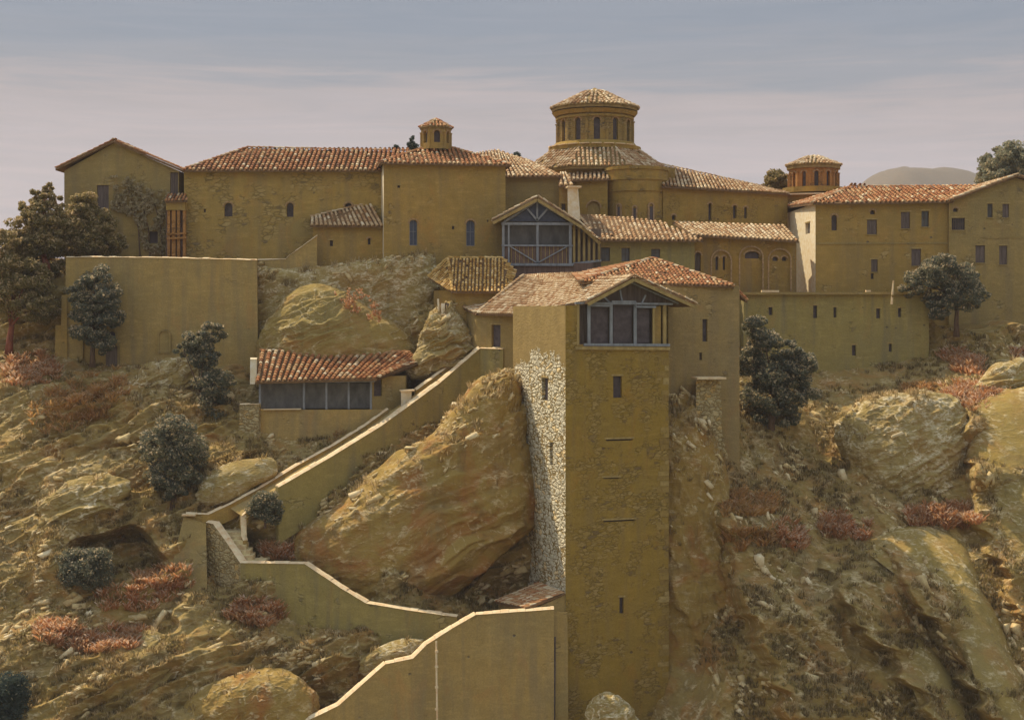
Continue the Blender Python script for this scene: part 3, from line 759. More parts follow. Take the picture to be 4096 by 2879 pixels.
blob('boulder', 'dark red-brown rounded rock at the bottom left of the front wall', 'boulder',
     [(720, 2920), (750, 2800), (860, 2725), (1010, 2690), (1150, 2690), (1230, 2735), (1270, 2820), (1240, 2960), (900, 3040)], 97.2, 2.4, M['rock_red'], .45, .4, sc=.7)
blob('boulder', 'pale streaked rock shoulder on the slope above the dark hollow', 'boulder',
     [(150, 2120), (180, 2010), (260, 1940), (360, 1905), (450, 1900), (500, 1960), (420, 2040), (300, 2110), (200, 2170)], 107.0, 1.4, M['rock_pale'], .9, .6, sc=.6)
blob('boulder', 'long pale rock under the left terrace wall beside the small tree', 'boulder',
     [(515, 1530), (570, 1495), (640, 1458), (720, 1436), (780, 1470), (775, 1550), (690, 1600), (560, 1610)], 118.6, 1.3, M['rock_pale'], .9, .5, sc=.5)
blob('boulder', 'pale ledge of rock above the front wall, left of its vertical pipe', 'boulder',
     [(1440, 2650), (1500, 2600), (1600, 2565), (1690, 2568), (1700, 2620), (1600, 2680), (1470, 2700)], 99.8, 1.0, M['rock_pale'], .3, .2, sc=.5)
blob('boulder', 'wide pale rock low in the left foreground above the dark red rock', 'boulder',
     [(300, 2850), (330, 2740), (420, 2640), (560, 2570), (680, 2560), (760, 2600), (740, 2690), (640, 2760), (620, 2900), (420, 2960)], 98.3, 1.8, M['rock_pale'], .8, .6, sc=.6)
blob('boulder', 'ochre rock beside the far end of the lower stair parapet', 'boulder',
     [(800, 2010), (810, 1930), (880, 1880), (980, 1850), (1080, 1840), (1090, 1900), (1000, 1950), (900, 2010)], 108.6, 1.0, M['rock_pale'], .9, .25, sc=.6)
blob('boulder', 'pale flat-topped rock at the right edge below the red scrub', 'boulder',
     [(3900, 1560), (3940, 1490), (4010, 1450), (4110, 1440), (4180, 1500), (4170, 1580), (4040, 1600), (3950, 1610)], 117.0, 1.6, M['rock_pale'], .6, .35, sc=.8)
blob('boulder', 'rounded rock capped with orange scrub just right of the tall tower', 'boulder',
     [(2830, 2130), (2850, 2040), (2930, 1995), (3020, 1995), (3090, 2050), (3110, 2130), (3040, 2200), (2900, 2200)], 105.6, 1.8, M['rock_olive'], .5, .3, sc=.8)
blob('boulder', 'rounded rock below the orange-capped one right of the tower', 'boulder',
     [(2890, 2300), (2900, 2200), (2980, 2150), (3080, 2150), (3160, 2210), (3200, 2320), (3120, 2420), (2960, 2420)], 103.3, 1.9, M['rock_olive'], .5, .35, sc=.8)

blob('rock_buttress', 'steep brown rock falling away down the right side of the tall tower', 'rock outcrop',
     [(2600, 1660), (2690, 1590), (2780, 1600), (2850, 1720), (2890, 1880), (2930, 2080), (2990, 2300), (3080, 2560), (3160, 2820), (3180, 3050), (2900, 3150), (2600, 3100), (2560, 2400)], 105.6, 2.4, M['rock_red'], .12, .8, mixr=.8, sc=.7, centre=(2790, 2300), power=3., crest_lo=.06)
blob('rock_cliff', 'tall rounded cliff with a pale left edge at the far right side', 'cliff',
     [(3888, 1625), (3876, 1720), (3880, 1830), (3890, 1960), (3905, 2091), (3985, 2233), (4050, 2392), (4110, 2540), (4190, 2750), (4260, 3000), (4700, 3000), (4700, 1500), (4350, 1500), (4120, 1550), (3970, 1590)], 106.2, 3.0, M['rock_olive'], 1.5, .40, mixr=1., sc=.9, centre=(4250, 2150), power=4., crest_lo=-.06, stones=False)
blob('rock_rib', 'long pale-edged rock rib running diagonally down the right slope to the bottom edge', 'rock outcrop',
     [(3440, 2190), (3540, 2195), (3610, 2285), (3666, 2392), (3755, 2515), (3840, 2630), (3903, 2748), (3970, 2900), (4150, 3050), (4120, 2800), (4020, 2550), (3940, 2350), (3850, 2180), (3700, 2110), (3540, 2130)], 100.6, 3.0, M['rock_olive'], 1.55, .24, mixr=1., sc=.9, stones=False, centre=(3830, 2480), power=3., crest_lo=.0)
blob('rock_rib', 'shorter rock rib left of the long pale-edged one on the right slope', 'rock outcrop',
     [(3310, 2230), (3349, 2336), (3440, 2460), (3531, 2582), (3630, 2715), (3720, 2900), (3900, 2980), (3830, 2760), (3720, 2560), (3600, 2400), (3500, 2250), (3400, 2190)], 100.2, 2.6, M['rock_olive'], 1.55, .24, mixr=1., sc=.9, stones=False, centre=(3580, 2560), power=3., crest_lo=.0)
blob('rock_rib', 'smooth dark rock rib nearest to the tower on the right slope', 'rock outcrop',
     [(2960, 2330), (2975, 2430), (3040, 2560), (3100, 2700), (3150, 2900), (3380, 2980), (3420, 2800), (3330, 2600), (3220, 2450), (3100, 2350)], 99.4, 2.4, M['rock_olive'], 1.55, .24, mixr=1., sc=.9, stones=False, centre=(3190, 2640), power=3., crest_lo=.02)
# ------------------------------------------------------------ foliage
def leaves(centres, size, outward=None, big=1.):
    """rhombus leaves; returns V,Q"""
    n = len(centres); a = RNG.normal(size=(n, 3)); a /= np.linalg.norm(a, axis=1, keepdims=True)
    if outward is not None: a = a * .8 + outward * .55; a /= np.linalg.norm(a, axis=1, keepdims=True)
    b = RNG.normal(size=(n, 3)); b -= a * (a * b).sum(1, keepdims=True); b /= np.linalg.norm(b, axis=1, keepdims=True); c = np.cross(a, b)
    s = size * RNG.uniform(.6, 1.35, (n, 1)) * big
    V = np.stack([centres + b * s, centres + c * s * .5, centres - b * s, centres - c * s * .5], 1).reshape(-1, 3)
    return V, np.arange(4 * n).reshape(n, 4)
def crown(name, parent, ells, Y, depth, n, mat, size=.17, lumps=60, tip=.17, loc=None):
    n = int(n * 1.5); size *= .80; lumps = int(lumps * 1.25)
    tip = tip * 2.6
    """leaf clumps through the volume of several ellipses (px,py,rx,ry)"""
    area = np.array([e[2] * e[3] for e in ells], dtype=float); area /= area.sum(); C = []; T = []; O = []
    for e, a in zip(ells, area):
        k = max(7, int(lumps * 1.6 * a)); rx = S(e[2], Y); rz = S(e[3], Y); ry = depth * (rx / max(1e-3, S(max(q[2] for q in ells), Y))) ** .5
        c0 = np.array(P(e[0], e[1], Y))
        u = RNG.normal(size=(k, 3)); u /= np.linalg.norm(u, axis=1, keepdims=True); u *= RNG.uniform(.35, .92, (k, 1)) ** .6
        lc = c0 + u * np.array([rx, ry, rz]); lr = RNG.uniform(.14, .42, k) * min(rx, rz) + .12
        m = int(n * a / k)
        for j in range(k):
            q = RNG.normal(size=(m, 3)); q /= np.linalg.norm(q, axis=1, keepdims=True)
            r = RNG.uniform(.55, 1.08, (m, 1)) ** .7
            C.append(lc[j] + q * r * lr[j] * np.array([1, 1, .75])); O.append(q)
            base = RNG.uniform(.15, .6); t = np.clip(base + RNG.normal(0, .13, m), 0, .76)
            tips = (RNG.random(m) < tip) & (r[:, 0] > .72) & (q[:, 2] > -.2); t[tips] = RNG.uniform(.84, 1, tips.sum())  # pale outer and upward leaves paint the cream highlights of the crown
            T.append(t)
    C = np.concatenate(C); T = np.concatenate(T); O = np.concatenate(O)
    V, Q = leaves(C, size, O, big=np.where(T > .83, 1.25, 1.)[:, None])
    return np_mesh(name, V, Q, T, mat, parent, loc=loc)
def tree(label, base, ells, Y, n, mat='leaf', size=.17, depth=None, trunk=.22, bark='bark', cat='tree', name='tree', tip=.17, group=None, lumps=60):
    b = P(base[0], base[1], Y); root = thing(name, label, cat, b, group)
    big = max(ells, key=lambda e: e[2] * e[3]); d = depth if depth else S(big[2], Y)
    top = P(big[0], big[1], Y)
    mb = MB(); h = top - b; mid = b + h * .5 + Vector((random.uniform(-.2, .2), .1, 0))
    mb.tube([b - UP * .6, b + h * .15, mid, top - h * .1, top + UP * .3], [trunk * 1.35, trunk, trunk * .75, trunk * .5, trunk * .15], 8)
    for e in ells + [(big[0] + random.uniform(-.6, .6) * big[2], big[1] + random.uniform(-.5, .6) * big[3], 1, 1) for _ in range(6)]:
        q = P(e[0], e[1], Y) + Vector((0, random.uniform(-.5, .5) * d, 0)); st = b + h * random.uniform(.35, .75)
        mb.tube([st, st.lerp(q, .5) + UP * .15, q], [trunk * .45, trunk * .28, trunk * .1], 6)
    mb.build('trunk', M[bark], root, smooth=True)
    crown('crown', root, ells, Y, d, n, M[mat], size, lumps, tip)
    return root

# ------------------------------------------------------------ buildings, from the left
# gabled house
def gable_wall(root, A, B, zt, apex, mat, name='gable'):
    mb = MB(); a = Vector((A.x, A.y, zt)); b = Vector((B.x, B.y, zt)); d = (B - A).normalized(); n = Vector((-d.y, d.x, 0)) * .25
    mb.add([a, b, apex, a + n, b + n, apex + n], [(0, 1, 2), (5, 4, 3), (0, 3, 4, 1), (1, 4, 5, 2), (2, 5, 3, 0)])
    return mb.build(name, mat, root)
def zof(py, Y): return (HZ - py) / F * Y
Y = 129.
r = thing('house', 'tall plain house at far left with its gable end facing out', 'house', P(457, 1040, Y))
ft = rect((257, Y), (716, Y), 11); zt = zof(684, Y)
walls(r, ft, zt, zof(1120, Y), {0: [(388, 741, 435, 850, 'shutter'), (597, 926, 631, 973, 'slit'), (681, 690, 712, 786, 'shutter')]}, M['wall_grey'])
ap = P(457, 572, Y); apb = ap + UP * 0 + Vector((0, 11, 0)); gable_wall(r, ft[0], ft[1], zt, ap, M['wall_grey'])
o = Vector((0, -.45, 0)); eL = P(228, 674, Y) + o; eR = P(735, 680, Y) + o; A_ = P(457, 563, Y) + o; bk = Vector((0, 12, 0))
roof(r, [[eL + bk, eL, A_, A_ + bk], [eR, eR + bk, A_ + bk, A_]], [(A_, A_ + bk)], th=.22)
# vine on its gable
def vine():
    root = thing('climbing_plant', 'pale climbing plant spread over the right half of the gabled house wall', 'climbing plant', P(560, 1030, 128.8))
    poly = [(442, 705), (500, 700), (560, 735), (600, 760), (672, 760), (690, 830), (678, 1015), (570, 1015), (555, 900), (500, 850), (445, 840)]
    pts = []; tries = 0
    while len(pts) < 2600:
        x = random.uniform(440, 690); y = random.uniform(700, 1016)
        if inside(poly, x, y) and (x - 614) ** 2 / 24 ** 2 + (y - 950) ** 2 / 30 ** 2 > 1 and vnoise(np.array([x / 16.]), np.array([y / 16.]), np.array([0.]))[0] > -.25: pts.append(P(x, y, 128.8 - abs(random.gauss(0, .13))))
    V, Q = leaves(np.array(pts), .17); np_mesh('leaves', V, Q, RNG.uniform(.2, 1, len(Q)), M['vine'], root)
    mb = MB()
    for x in (560, 600, 650):
        a = P(x, 1030, 128.75); q = P(x - 50, 740, 128.75); mb.tube([a, a.lerp(q, .4) + Vector((.3, 0, 0)), q], [.07, .05, .02], 5)
    mb.build('stem', M['bark'], root)
vine()
# brick porch between house and hall
Y = 127.2
r = thing('porch', 'narrow two-storey brick porch squeezed between gabled house and long hall', 'porch', P(710, 1040, Y))
mb = MB()
for x in (676, 696, 715, 738): mb.bar(P(x, 1045, Y), P(x, 843, Y), .24 if x != 696 else .34, .3, Vector((0, 1, 0)))
for y in (937, 955): mb.bar(P(668, y, Y - .1), P(746, y - 4, Y - .1), .16, .35, Vector((0, 1, 0)))
mb.build('pilaster', M['brick_red'], r)
mb = MB(); mb.box(P(707, 940, Y + .9), Vector((.85, 0, 0)), Vector((0, .45, 0)), Vector((0, 0, 2.35))); mb.build('wall', M['boards_red'], r)
mb = MB(); mb.box(P(707, 825, Y + .3), Vector((.85, 0, 0)), Vector((0, .5, 0)), Vector((0, 0, .38))); mb.build('parapet', M['wall'], r)
roof(r, [[P(661, 806, Y - .4), P(750, 802, Y - .4), P(747, 776, Y + .9), P(668, 782, Y + .9)]], pitch=.3)
# long hall
Y = 128.
r = thing('hall', 'long low hall with red tiled hip roof and small arched windows', 'hall', P(1100, 1040, Y))
ft = rect((736, Y), (1545, Y), 9.5); zt = zof(683, Y)
walls(r, ft, zt, zof(1140, Y), {0: [(897, 812, 930, 866, 'archslit'), (1147, 812, 1174, 868, 'archslit'), (1379, 812, 1408, 850, 'archslit'), (815, 836, 823, 850, 'slit')]}, M['wall_stone'])
FL = P(727, 681, Y - .6); FR = P(1560, 687, Y - .6); FR.z = FL.z; dp = Vector((0, 10.6, 0)); R1 = P(988, 592, Y + 4.7); R2 = P(1640, 604, Y + 4.7); R2.z = R1.z - .35
fs, rs = hip_faces(FL, FR, FR + dp, FL + dp, R1, R2); roof(r, fs, rs, bias=.42, pitch=.42)
# annex
Y = 126.4
r = thing('annex', 'small lean-to annex under a tiled pent roof in the corner of the hall', 'annex', P(1390, 1040, Y))
walls(r, rect((1252, Y), (1534, Y), 1.5), zof(908, Y), zof(1150, Y), {0: [(1319, 962, 1332, 985, 'slit'), (1471, 953, 1482, 978, 'archslit')]}, M['wall'])
roof(r, [], [(P(1241, 870, 127.6), P(1484, 813, 128.2))], patch=[(P(1240, 902, 125.9), P(1537, 904, 125.9), P(1486, 813, 128.2), P(1241, 870, 127.6))], mat='tile_pale', bias=.6)
# chapel block with lantern
A = (1535, 125.); B = (2022, 126.7)
r = thing('chapel', 'square masonry chapel with tall blue arched windows under a low tiled roof', 'chapel', P(1780, 1060, 125.5))
ft = rect(A, B, 9.5); zt = zof(655, 125.)
walls(r, ft, zt, zof(1290, 125.), {0: [(1638, 880, 1669, 982, 'arch'), (1865, 882, 1899, 984, 'arch'), (1808, 905, 1817, 918, 'slit'), (1590, 742, 1600, 752, 'slit'), (1948, 880, 1953, 888, 'slit')]}, M['wall'], side_mats={3: M['cream']})  # left side coloured cream to paint sunlight on it
d = (ft[1] - ft[0]).normalized(); n = Vector((-d.y, d.x)); d3 = Vector((d.x, d.y, 0)); n3 = Vector((n.x, n.y, 0))
c4 = [Vector((p.x, p.y, zt + .02)) for p in ft]
c4 = [c4[0] - d3 * .45 - n3 * .5, c4[1] + d3 * .4 - n3 * .5, c4[2] + d3 * .4 + n3 * .5, c4[3] - d3 * .45 + n3 * .5]
ctr = sum(c4, Vector()) / 4; r1 = Vector((ctr.x - 1.1, ctr.y - .2, zof(588, 130))); r2 = Vector((ctr.x + 1.1, ctr.y + .1, r1.z))
fs, rs = hip_faces(*c4, r1, r2); roof(r, fs, rs, bias=.45, pitch=.40)
LT = (ctr.x + S(1744 - CX, 130) - ctr.x, 130.)
r = thing('lantern', 'small six-sided lantern turret on the left tiled chapel roof', 'turret', Vector((LT[0], LT[1], zof(590, 130))))
drum(r, LT, S(60, 130), zof(600, 130), zof(517, 130), 6, math.radians(8), 'wall', zof(575, 130), zof(528, 130), .55)
cone_roof(r, LT, S(69, 130), zof(513, 130), zof(477, 130), 6, math.radians(8), bias=.5, pitch=.3, th=.2)
for (lab, bx, by, ells, nn) in (('tiny dark conifer poking above the ridge of the long hall', 1584, 612, [(1584, 598, 14, 10), (1584, 588, 7, 7)], 500), ('slim dark cypress tip beside the six-sided lantern', 1650, 612, [(1650, 585, 19, 20), (1649, 560, 6, 16)], 900), ('small round dark treetop between the chapel and the dome', 2066, 640, [(2066, 621, 13, 11)], 500)):
    tree(lab, (bx, by + 60), ells, 142., nn, 'leaf_dark', .12, trunk=.1, tip=.02, lumps=16)
# roofs between chapel and church
r = thing('cloister_building', 'grey building with stepped tile roofs between the chapel and domed church', 'building', P(2130, 860, 133))
walls(r, rect((2012, 133), (2243, 133), 7), zof(710, 133), zof(980, 133), {}, M['wall_grey'])
walls(r, rect((2236, 132), (2295, 132), 4), zof(746, 132), zof(980, 132), {0: [(2246, 815, 2262, 845, 'slit')]}, M['wall'])
roof(r, [], [], patch=[(P(2010, 706, 132.4), P(2250, 704, 132.4), P(2112, 640, 138), P(1990, 606, 138)), (P(2234, 743, 131.4), P(2296, 741, 131.4), P(2266, 688, 134), P(2238, 690, 134)), (P(1875, 650, 136), P(2010, 655, 136), P(1984, 599, 141), P(1892, 614, 140)), (P(2010, 655, 136), P(2130, 665, 136), P(2110, 642, 141), P(1984, 599, 141))], mat='tile_pale', bias=.55)
r = thing('stone_pier', 'short whitish stone pier standing left of the church apse', 'pier', P(2292, 860, 130.6))
mb = MB(); q = 130.6
mb.hexa([P(2272, 880, q), P(2322, 880, q + .6), P(2322, 880, q + 2), P(2272, 880, q + 2), P(2270, 752, q), P(2308, 750, q + .5), P(2312, 750, q + 2), P(2272, 752, q + 2)]); mb.build('shaft', M['cream'], r)
mb = MB(); mb.bar(P(2264, 750, q + .6), P(2318, 750, q + .8), 1.8, .16, UP); mb.build('cap', M['coping'], r)

# main church
r = thing('church', 'large domed church with round arcaded drum and curved brick apse', 'church', P(2480, 900, 138))
DC = (S(2379 - CX, 146), 146.)
drum(r, DC, S(153, 146), zof(592, 146), zof(455, 146), 12, math.radians(15), 'wall_dome', zof(574, 146), zof(488, 146), .62)
mb = MB(); prism_ring(mb, DC, S(160, 146), zof(470, 146), zof(455, 146), 24, r1=S(172, 146)); prism_ring(mb, DC, S(157, 146), zof(484, 146), zof(476, 146), 24); mb.build('cornice', M['wall_church'], r)
cone_roof(r, DC, S(178, 146), zof(437, 146), zof(350, 146), 16, math.radians(5), mat='tile_pale', bias=.6, pitch=.38, th=.35, name='dome_roof')
mb = MB(); prism_ring(mb, DC, S(185, 146), zof(610, 146), zof(594, 146), 24); prism_ring(mb, DC, S(172, 146), zof(594, 146), zof(577, 146), 24, r1=S(160, 146)); mb.build('plinth_ring', M['wall_church'], r)
mb = MB()
for k in range(9):
    a = math.radians(180 + 8 + k * 15); q = Vector((DC[0] + math.cos(a) * S(183, 146), DC[1] + math.sin(a) * S(183, 146), zof(594, 146) + .02)); mb.bar(q, q + Vector((-math.sin(a), math.cos(a), 0)) * 1.0, .3, .08, UP)
mb.build('ledge_stones', M['coping'], r)
cone_roof(r, DC, S(300, 146), zof(664, 139.2), zof(609, 146), 8, math.radians(22.5), mat='tile_pale', bias=.58, pitch=.42, th=.3, name='skirt_roof', r1=S(184, 146))
# wing to the right
walls(r, rect((2652, 137.5), (3150, 141.5), 4), 12.0, zof(990, 138), {0: [(2834, 813, 2846, 880, 'archslit'), (2932, 822, 2946, 873, 'archslit'), (2977, 829, 2988, 873, 'archslit'), (2688, 860, 2702, 880, 'archslit')]}, M['wall_church'])
roof(r, [], [(P(2630, 656, 145), P(3060, 750, 146.5))], patch=[(P(2648, 745, 136.8), P(3160, 775, 141.2), P(3120, 764, 146), P(2632, 656, 145))], mat='tile_pale', bias=.52, name='wing_roof')
# body and apse
walls(r, rect((2262, 139.8), (2700, 139.8), 12), zof(672, 140), zof(990, 140), {}, M['wall_church'])
walls(r, rect((2275, 137.6), (2430, 137.2), 3), zof(722, 137.5), zof(990, 137.5), {0: [(2350, 806, 2400, 876, 'niche')]}, M['wall_church'], name='side_apse')
roof(r, [[P(2268, 720, 137), P(2440, 717, 136.8), P(2420, 694, 139.8), P(2278, 690, 139.8)]], name='side_roof', mat='tile_pale', bias=.6)
AC = (S(2545 - CX, 139.6), 139.6); ra = S(126, 139)
mb = MB(); prism_ring(mb, AC, ra, zof(990, 139), zof(672, 139), 28); mb.build('apse', M['wall_church'], r)
mb = MB()
for (y, t) in ((680, 5), (722, 4), (762, 4), (768, 3)): prism_ring(mb, AC, ra + .12, zof(y + t, 139), zof(y - t, 139), 28)
mb.build('string_course', M['wall_church'], r)
def apse_window(px, y0, y1, w):
    x = S(px - CX, 137); dx = (px - 2545) / F * 139; yy = AC[1] - math.sqrt(max(.1, ra * ra - dx * dx)); t = Vector((-(yy - AC[1]), dx, 0)).normalized() * -1
    t = Vector((AC[1] - yy, dx, 0)).normalized(); c = Vector((AC[0] + dx, yy, 0)); hw = w / 2
    A2 = Vector((c.x - t.x * hw, c.y - t.y * hw)); B2 = Vector((c.x + t.x * hw, c.y + t.y * hw)); out = Vector((t.y, -t.x)) * .06
    A2 += out; B2 += out; L = (B2 - A2).length
    mbb = MB(); facade(mbb, A2 + (A2 - B2) * .5, B2 + (B2 - A2) * .5, zof(y1, 137) - .3, zof(y0, 137) + .35, [(L * .5, L * 1.5, zof(y1, 137), zof(y0, 137), True)], rev=.05)
    return window(r, A2, B2, (0, L, zof(y1, 137), zof(y0, 137), True), 'slit')
def apse_win(px, y0, y1, w):
    dx = (px - 2545) / F * 139; yy = AC[1] - math.sqrt(ra * ra - dx * dx); nrm = Vector((dx, yy - AC[1], 0)).normalized(); t = Vector((-nrm.y, nrm.x, 0))
    c = Vector((AC[0] + dx, yy, 0)) + nrm * .03; mb = MB(); mb.bar(c + UP * zof(y1, 137), c + UP * zof(y0, 137), w, .1, nrm); o = mb.build('window', M['void'], r)
    mb = MB(); pv = None
    for s in (-1, 1): mb.bar(c + t * s * (w / 2 + .08) + UP * zof(y1, 137), c + t * s * (w / 2 + .08) + UP * zof(y0, 137), .14, .2, nrm)
    for k in range(9):
        a = math.pi * k / 8; q = c + t * math.cos(a) * (w / 2 + .10) + UP * (zof(y0, 137) + math.sin(a) * (w / 2 + .15))
        if pv is not None: mb.bar(pv, q, .14, .24, nrm)
        pv = q
    mb.build('arch_surround', M['brickarch'], o)
apse_win(2592, 827, 885, .36); apse_win(2469, 827, 870, .28); apse_win(2528, 835, 880, .22)
# right lantern
LC = (S(3254 - CX, 148), 148.)
r = thing('lantern', 'orange brick round lantern with arcaded sides on the right wing', 'turret', Vector((LC[0], LC[1], zof(760, 148))))
drum(r, LC, S(98, 148), zof(765, 148), zof(680, 148), 12, math.radians(10), 'brick_red', zof(752, 148), zof(692, 148), .42)
cone_roof(r, LC, S(112, 148), zof(664, 148), zof(617, 148), 12, 0, mat='tile_pale', bias=.65, pitch=.34, th=.4)
mb = MB(); prism_ring(mb, LC, S(124, 148), zof(775, 148), zof(754, 148), 18); mb.build('base_ring', M['wall_church'], r)
r = thing('side_chapel', 'low stepped chapel block carrying the orange brick lantern', 'chapel', P(3260, 900, 146))
walls(r, rect((3130, 145), (3420, 145), 8), zof(778, 145), zof(1000, 145), {}, M['wall_church'])
mb = MB(); mb.bar(P(3122, 778, 144.7), P(3290, 774, 144.7), .7, .14, UP); mb.build('ledge', M['coping'], r)
roof(r, [[P(3125, 826, 144.2), P(3430, 822, 144.2), P(3400, 768, 147.5), P(3150, 776, 147.5)]], mat='tile_pale')

# right wing
Yw = 130.
r = thing('residence', 'long three-storey residence wing with shuttered windows, at the right', 'building', P(3520, 1180, Yw))
ft = rect((3262, Yw), (3800, Yw), 15.5); zt = zof(812, Yw)
walls(r, ft, zt, zof(1330, Yw), {0: [(3326, 860, 3348, 922, 'archslit'), (3468, 879, 3508, 937, 'shutter'), (3481, 841, 3499, 858, 'archslit'), (3604, 848, 3640, 914, 'shutter'), (3686, 844, 3716, 907, 'case'), (3646, 996, 3684, 1063, 'shutter'), (3485, 1038, 3511, 1087, 'shutter'), (3483, 1094, 3495, 1116, 'slit')], 3: [(3222, 892, 3240, 935, 'slit')]}, M['wall'], side_mats={3: M['cream']})  # cream on the left side paints the sunlit face
mb = MB(); mb.bar(P(3264, 974, Yw - .03), P(3798, 972, Yw - .03), .16, .07, Vector((0, 1, 0))); mb.build('string_course', M['wall_grey'], r)
eL = P(3250, 813, Yw - .6); eR = P(3812, 806, Yw - .6); R1 = P(3406, 748, Yw + 6); R2 = P(3925, 758, Yw + 6); R2.z = R1.z; hb = P(3122, 830, 145.5)
roof(r, [[eL, eR, R2, R1], [hb, eL, R1], [eR + Vector((0, 15, 0)), hb, R1, R2]], [(R1, R2), (eL, R1), (hb, R1)], bias=.45, pitch=.42)
g0 = 129.6
r = thing('gabled_residence', 'gabled end block of the residence cut by the right edge', 'building', P(4000, 1300, g0))
ft = rect((3796, g0), (4336, g0), 13); zt = zof(803, g0)
walls(r, ft, zt, zof(1400, g0), {0: [(3807, 872, 3860, 920, 'bars'), (3813, 833, 3831, 848, 'archslit'), (3950, 815, 3971, 870, 'case'), (4010, 816, 4036, 870, 'shutter'), (3902, 982, 3940, 1051, 'shutter'), (3997, 983, 4029, 1058, 'shutter')]}, M['wall_grey'])
ap = P(4066, 712, g0); gable_wall(r, ft[0], ft[1], zt, ap, M['wall_grey'])
mb = MB(); mb.bar(P(3930, 950, g0 - .03), P(4330, 950, g0 - .03), .13, .06, Vector((0, 1, 0))); mb.build('string_course', M['wall_grey'], r)
o = Vector((0, -.5, 0)); eL = P(3786, 806, g0) + o; eR = P(4346, 808, g0) + o; A_ = P(4066, 702, g0) + o; bk = Vector((0, 13, 0))
roof(r, [[eL + bk, eL, A_, A_ + bk], [eR, eR + bk, A_ + bk, A_]], [(A_, A_ + bk), (eL + UP * .03, A_ + UP * .03)], mat='tile_pale', bias=.6)
# bastion
r = thing('bastion', 'broad sheer bastion wall with slit windows below the residence', 'bastion', P(3350, 1560, 123.4))
ft = rect((2975, 123.), (3716, 124.2), 5.5)
walls(r, ft, zof(1176, 123), zof(1640, 123), {0: [(3253, 1222, 3269, 1272, 'slit'), (3334, 1229, 3346, 1270, 'slit'), (3505, 1234, 3521, 1273, 'slit'), (3592, 1232, 3605, 1268, 'slit'), (3075, 1229, 3090, 1260, 'slit'), (3408, 1380, 3424, 1422, 'slit'), (3555, 1375, 3568, 1407, 'slit'), (3401, 1486, 3410, 1506, 'slit')]}, M['wall_olive'])
mb = MB(); mb.bar(P(2960, 1174, 122.8), P(3722, 1172, 124), .5, .22, UP); mb.build('ledge', M['wall_grey'], r)
mb = MB(); mb.box(P(3080, 1165, 122.9), Vector((.75, 0, 0)), Vector((0, .2, 0)), Vector((0, 0, .09))); mb.box(P(3472, 1166, 123.6), Vector((.2, 0, 0)), Vector((0, .2, 0)), Vector((0, 0, .12))); mb.build('loose_stones', M['coping'], r)
r = thing('pole', 'thin pale pole leaning against the top of the bastion wall', 'pole', P(3568, 1217, 122.9))
mb = MB(); mb.tube([P(3567, 1217, 122.8), P(3569, 1180, 122.8), P(3574, 1122, 122.8)], [.10, .09, .06], 8); mb.build('shaft', M['coping'], r)
mb = MB(); mb.tube([P(3565.5, 1185, 122.78), P(3572, 1182, 122.78)], [.14, .14], 8); mb.build('bracket', M['eave'], r)
line_wall('rough grey terrace wall carrying the windswept tree at the right', [(3716, 1302, 126.3), (3900, 1298, 126.2), (4300, 1300, 126)], 6.0, mat='wall_grey', name='terrace_wall', cop=False)

# building with arches, and long building beside it
r = thing('refectory', 'building with ochre arched doorways under a pale tiled roof', 'building', P(2980, 1180, 128.8))
ft = rect((2778, 128.8), (3186, 130.2), 5)
walls(r, ft, zof(950, 129), zof(1300, 129), {0: [(2780, 1010, 2803, 1085, 'archdoor'), (2862, 1027, 2873, 1080, 'archslit'), (2891, 1027, 2901, 1080, 'archslit'), (2980, 1006, 3037, 1034, 'archslit'), (3090, 1027, 3111, 1044, 'archslit'), (3128, 1027, 3146, 1044, 'archslit')]}, mat_wall('orange_ochre_plaster', (.46, .27, .075), (.36, .235, .085), .1, streak=.6))
mb = MB()
for (x0, x1, y0) in ((3074, 3164, 995), (2958, 3052, 985), (2845, 2925, 1000)):
    pv = None; cx = (x0 + x1) / 2
    for k in range(11):
        a = math.pi * k / 10; q = P(cx - (x1 - x0) / 2 * math.cos(a), y0 + 42 - 42 * math.sin(a), 128.65 + (cx - 2778) / 408 * 1.4 * 1.0 - .0)
        if pv is not None: mb.bar(pv, q, .13, .12, Vector((0, 1, 0)))
        pv = q
    for x in (x0, x1): mb.bar(P(x, y0 + 42, 128.65 + (cx - 2778) / 408 * 1.4), P(x, 1165, 128.65 + (cx - 2778) / 408 * 1.4), .13, .12, Vector((0, 1, 0)))
mb.build('arch_moulding', M['brickarch'], r)
roof(r, [], [], patch=[(P(2768, 940, 128.1), P(3196, 965, 129.5), P(3138, 902, 134.0), P(2690, 888, 134))], mat='tile_pale', bias=.6)
r = thing('long_building', 'low range with small dark windows and long tiled roof behind the tower', 'building', P(2590, 1100, 127.3))
walls(r, rect((2392, 127.3), (2778, 127.9), 5), zof(966, 127.3), zof(1300, 127.3), {0: [(2404, 990, 2440, 1045, 'case'), (2486, 992, 2519, 1045, 'case'), (2605, 996, 2641, 1030, 'case')]}, M['wall_olive'])
roof(r, [[P(2395, 960, 126.6), P(2814, 962, 127.1), P(2762, 940, 128.6), P(2640, 893, 132), P(2480, 866, 133), P(2305, 853, 133)]], [(P(2395, 957, 126.6), P(2305, 852, 133))], bias=.5, pitch=.40, mat='tile_pale')
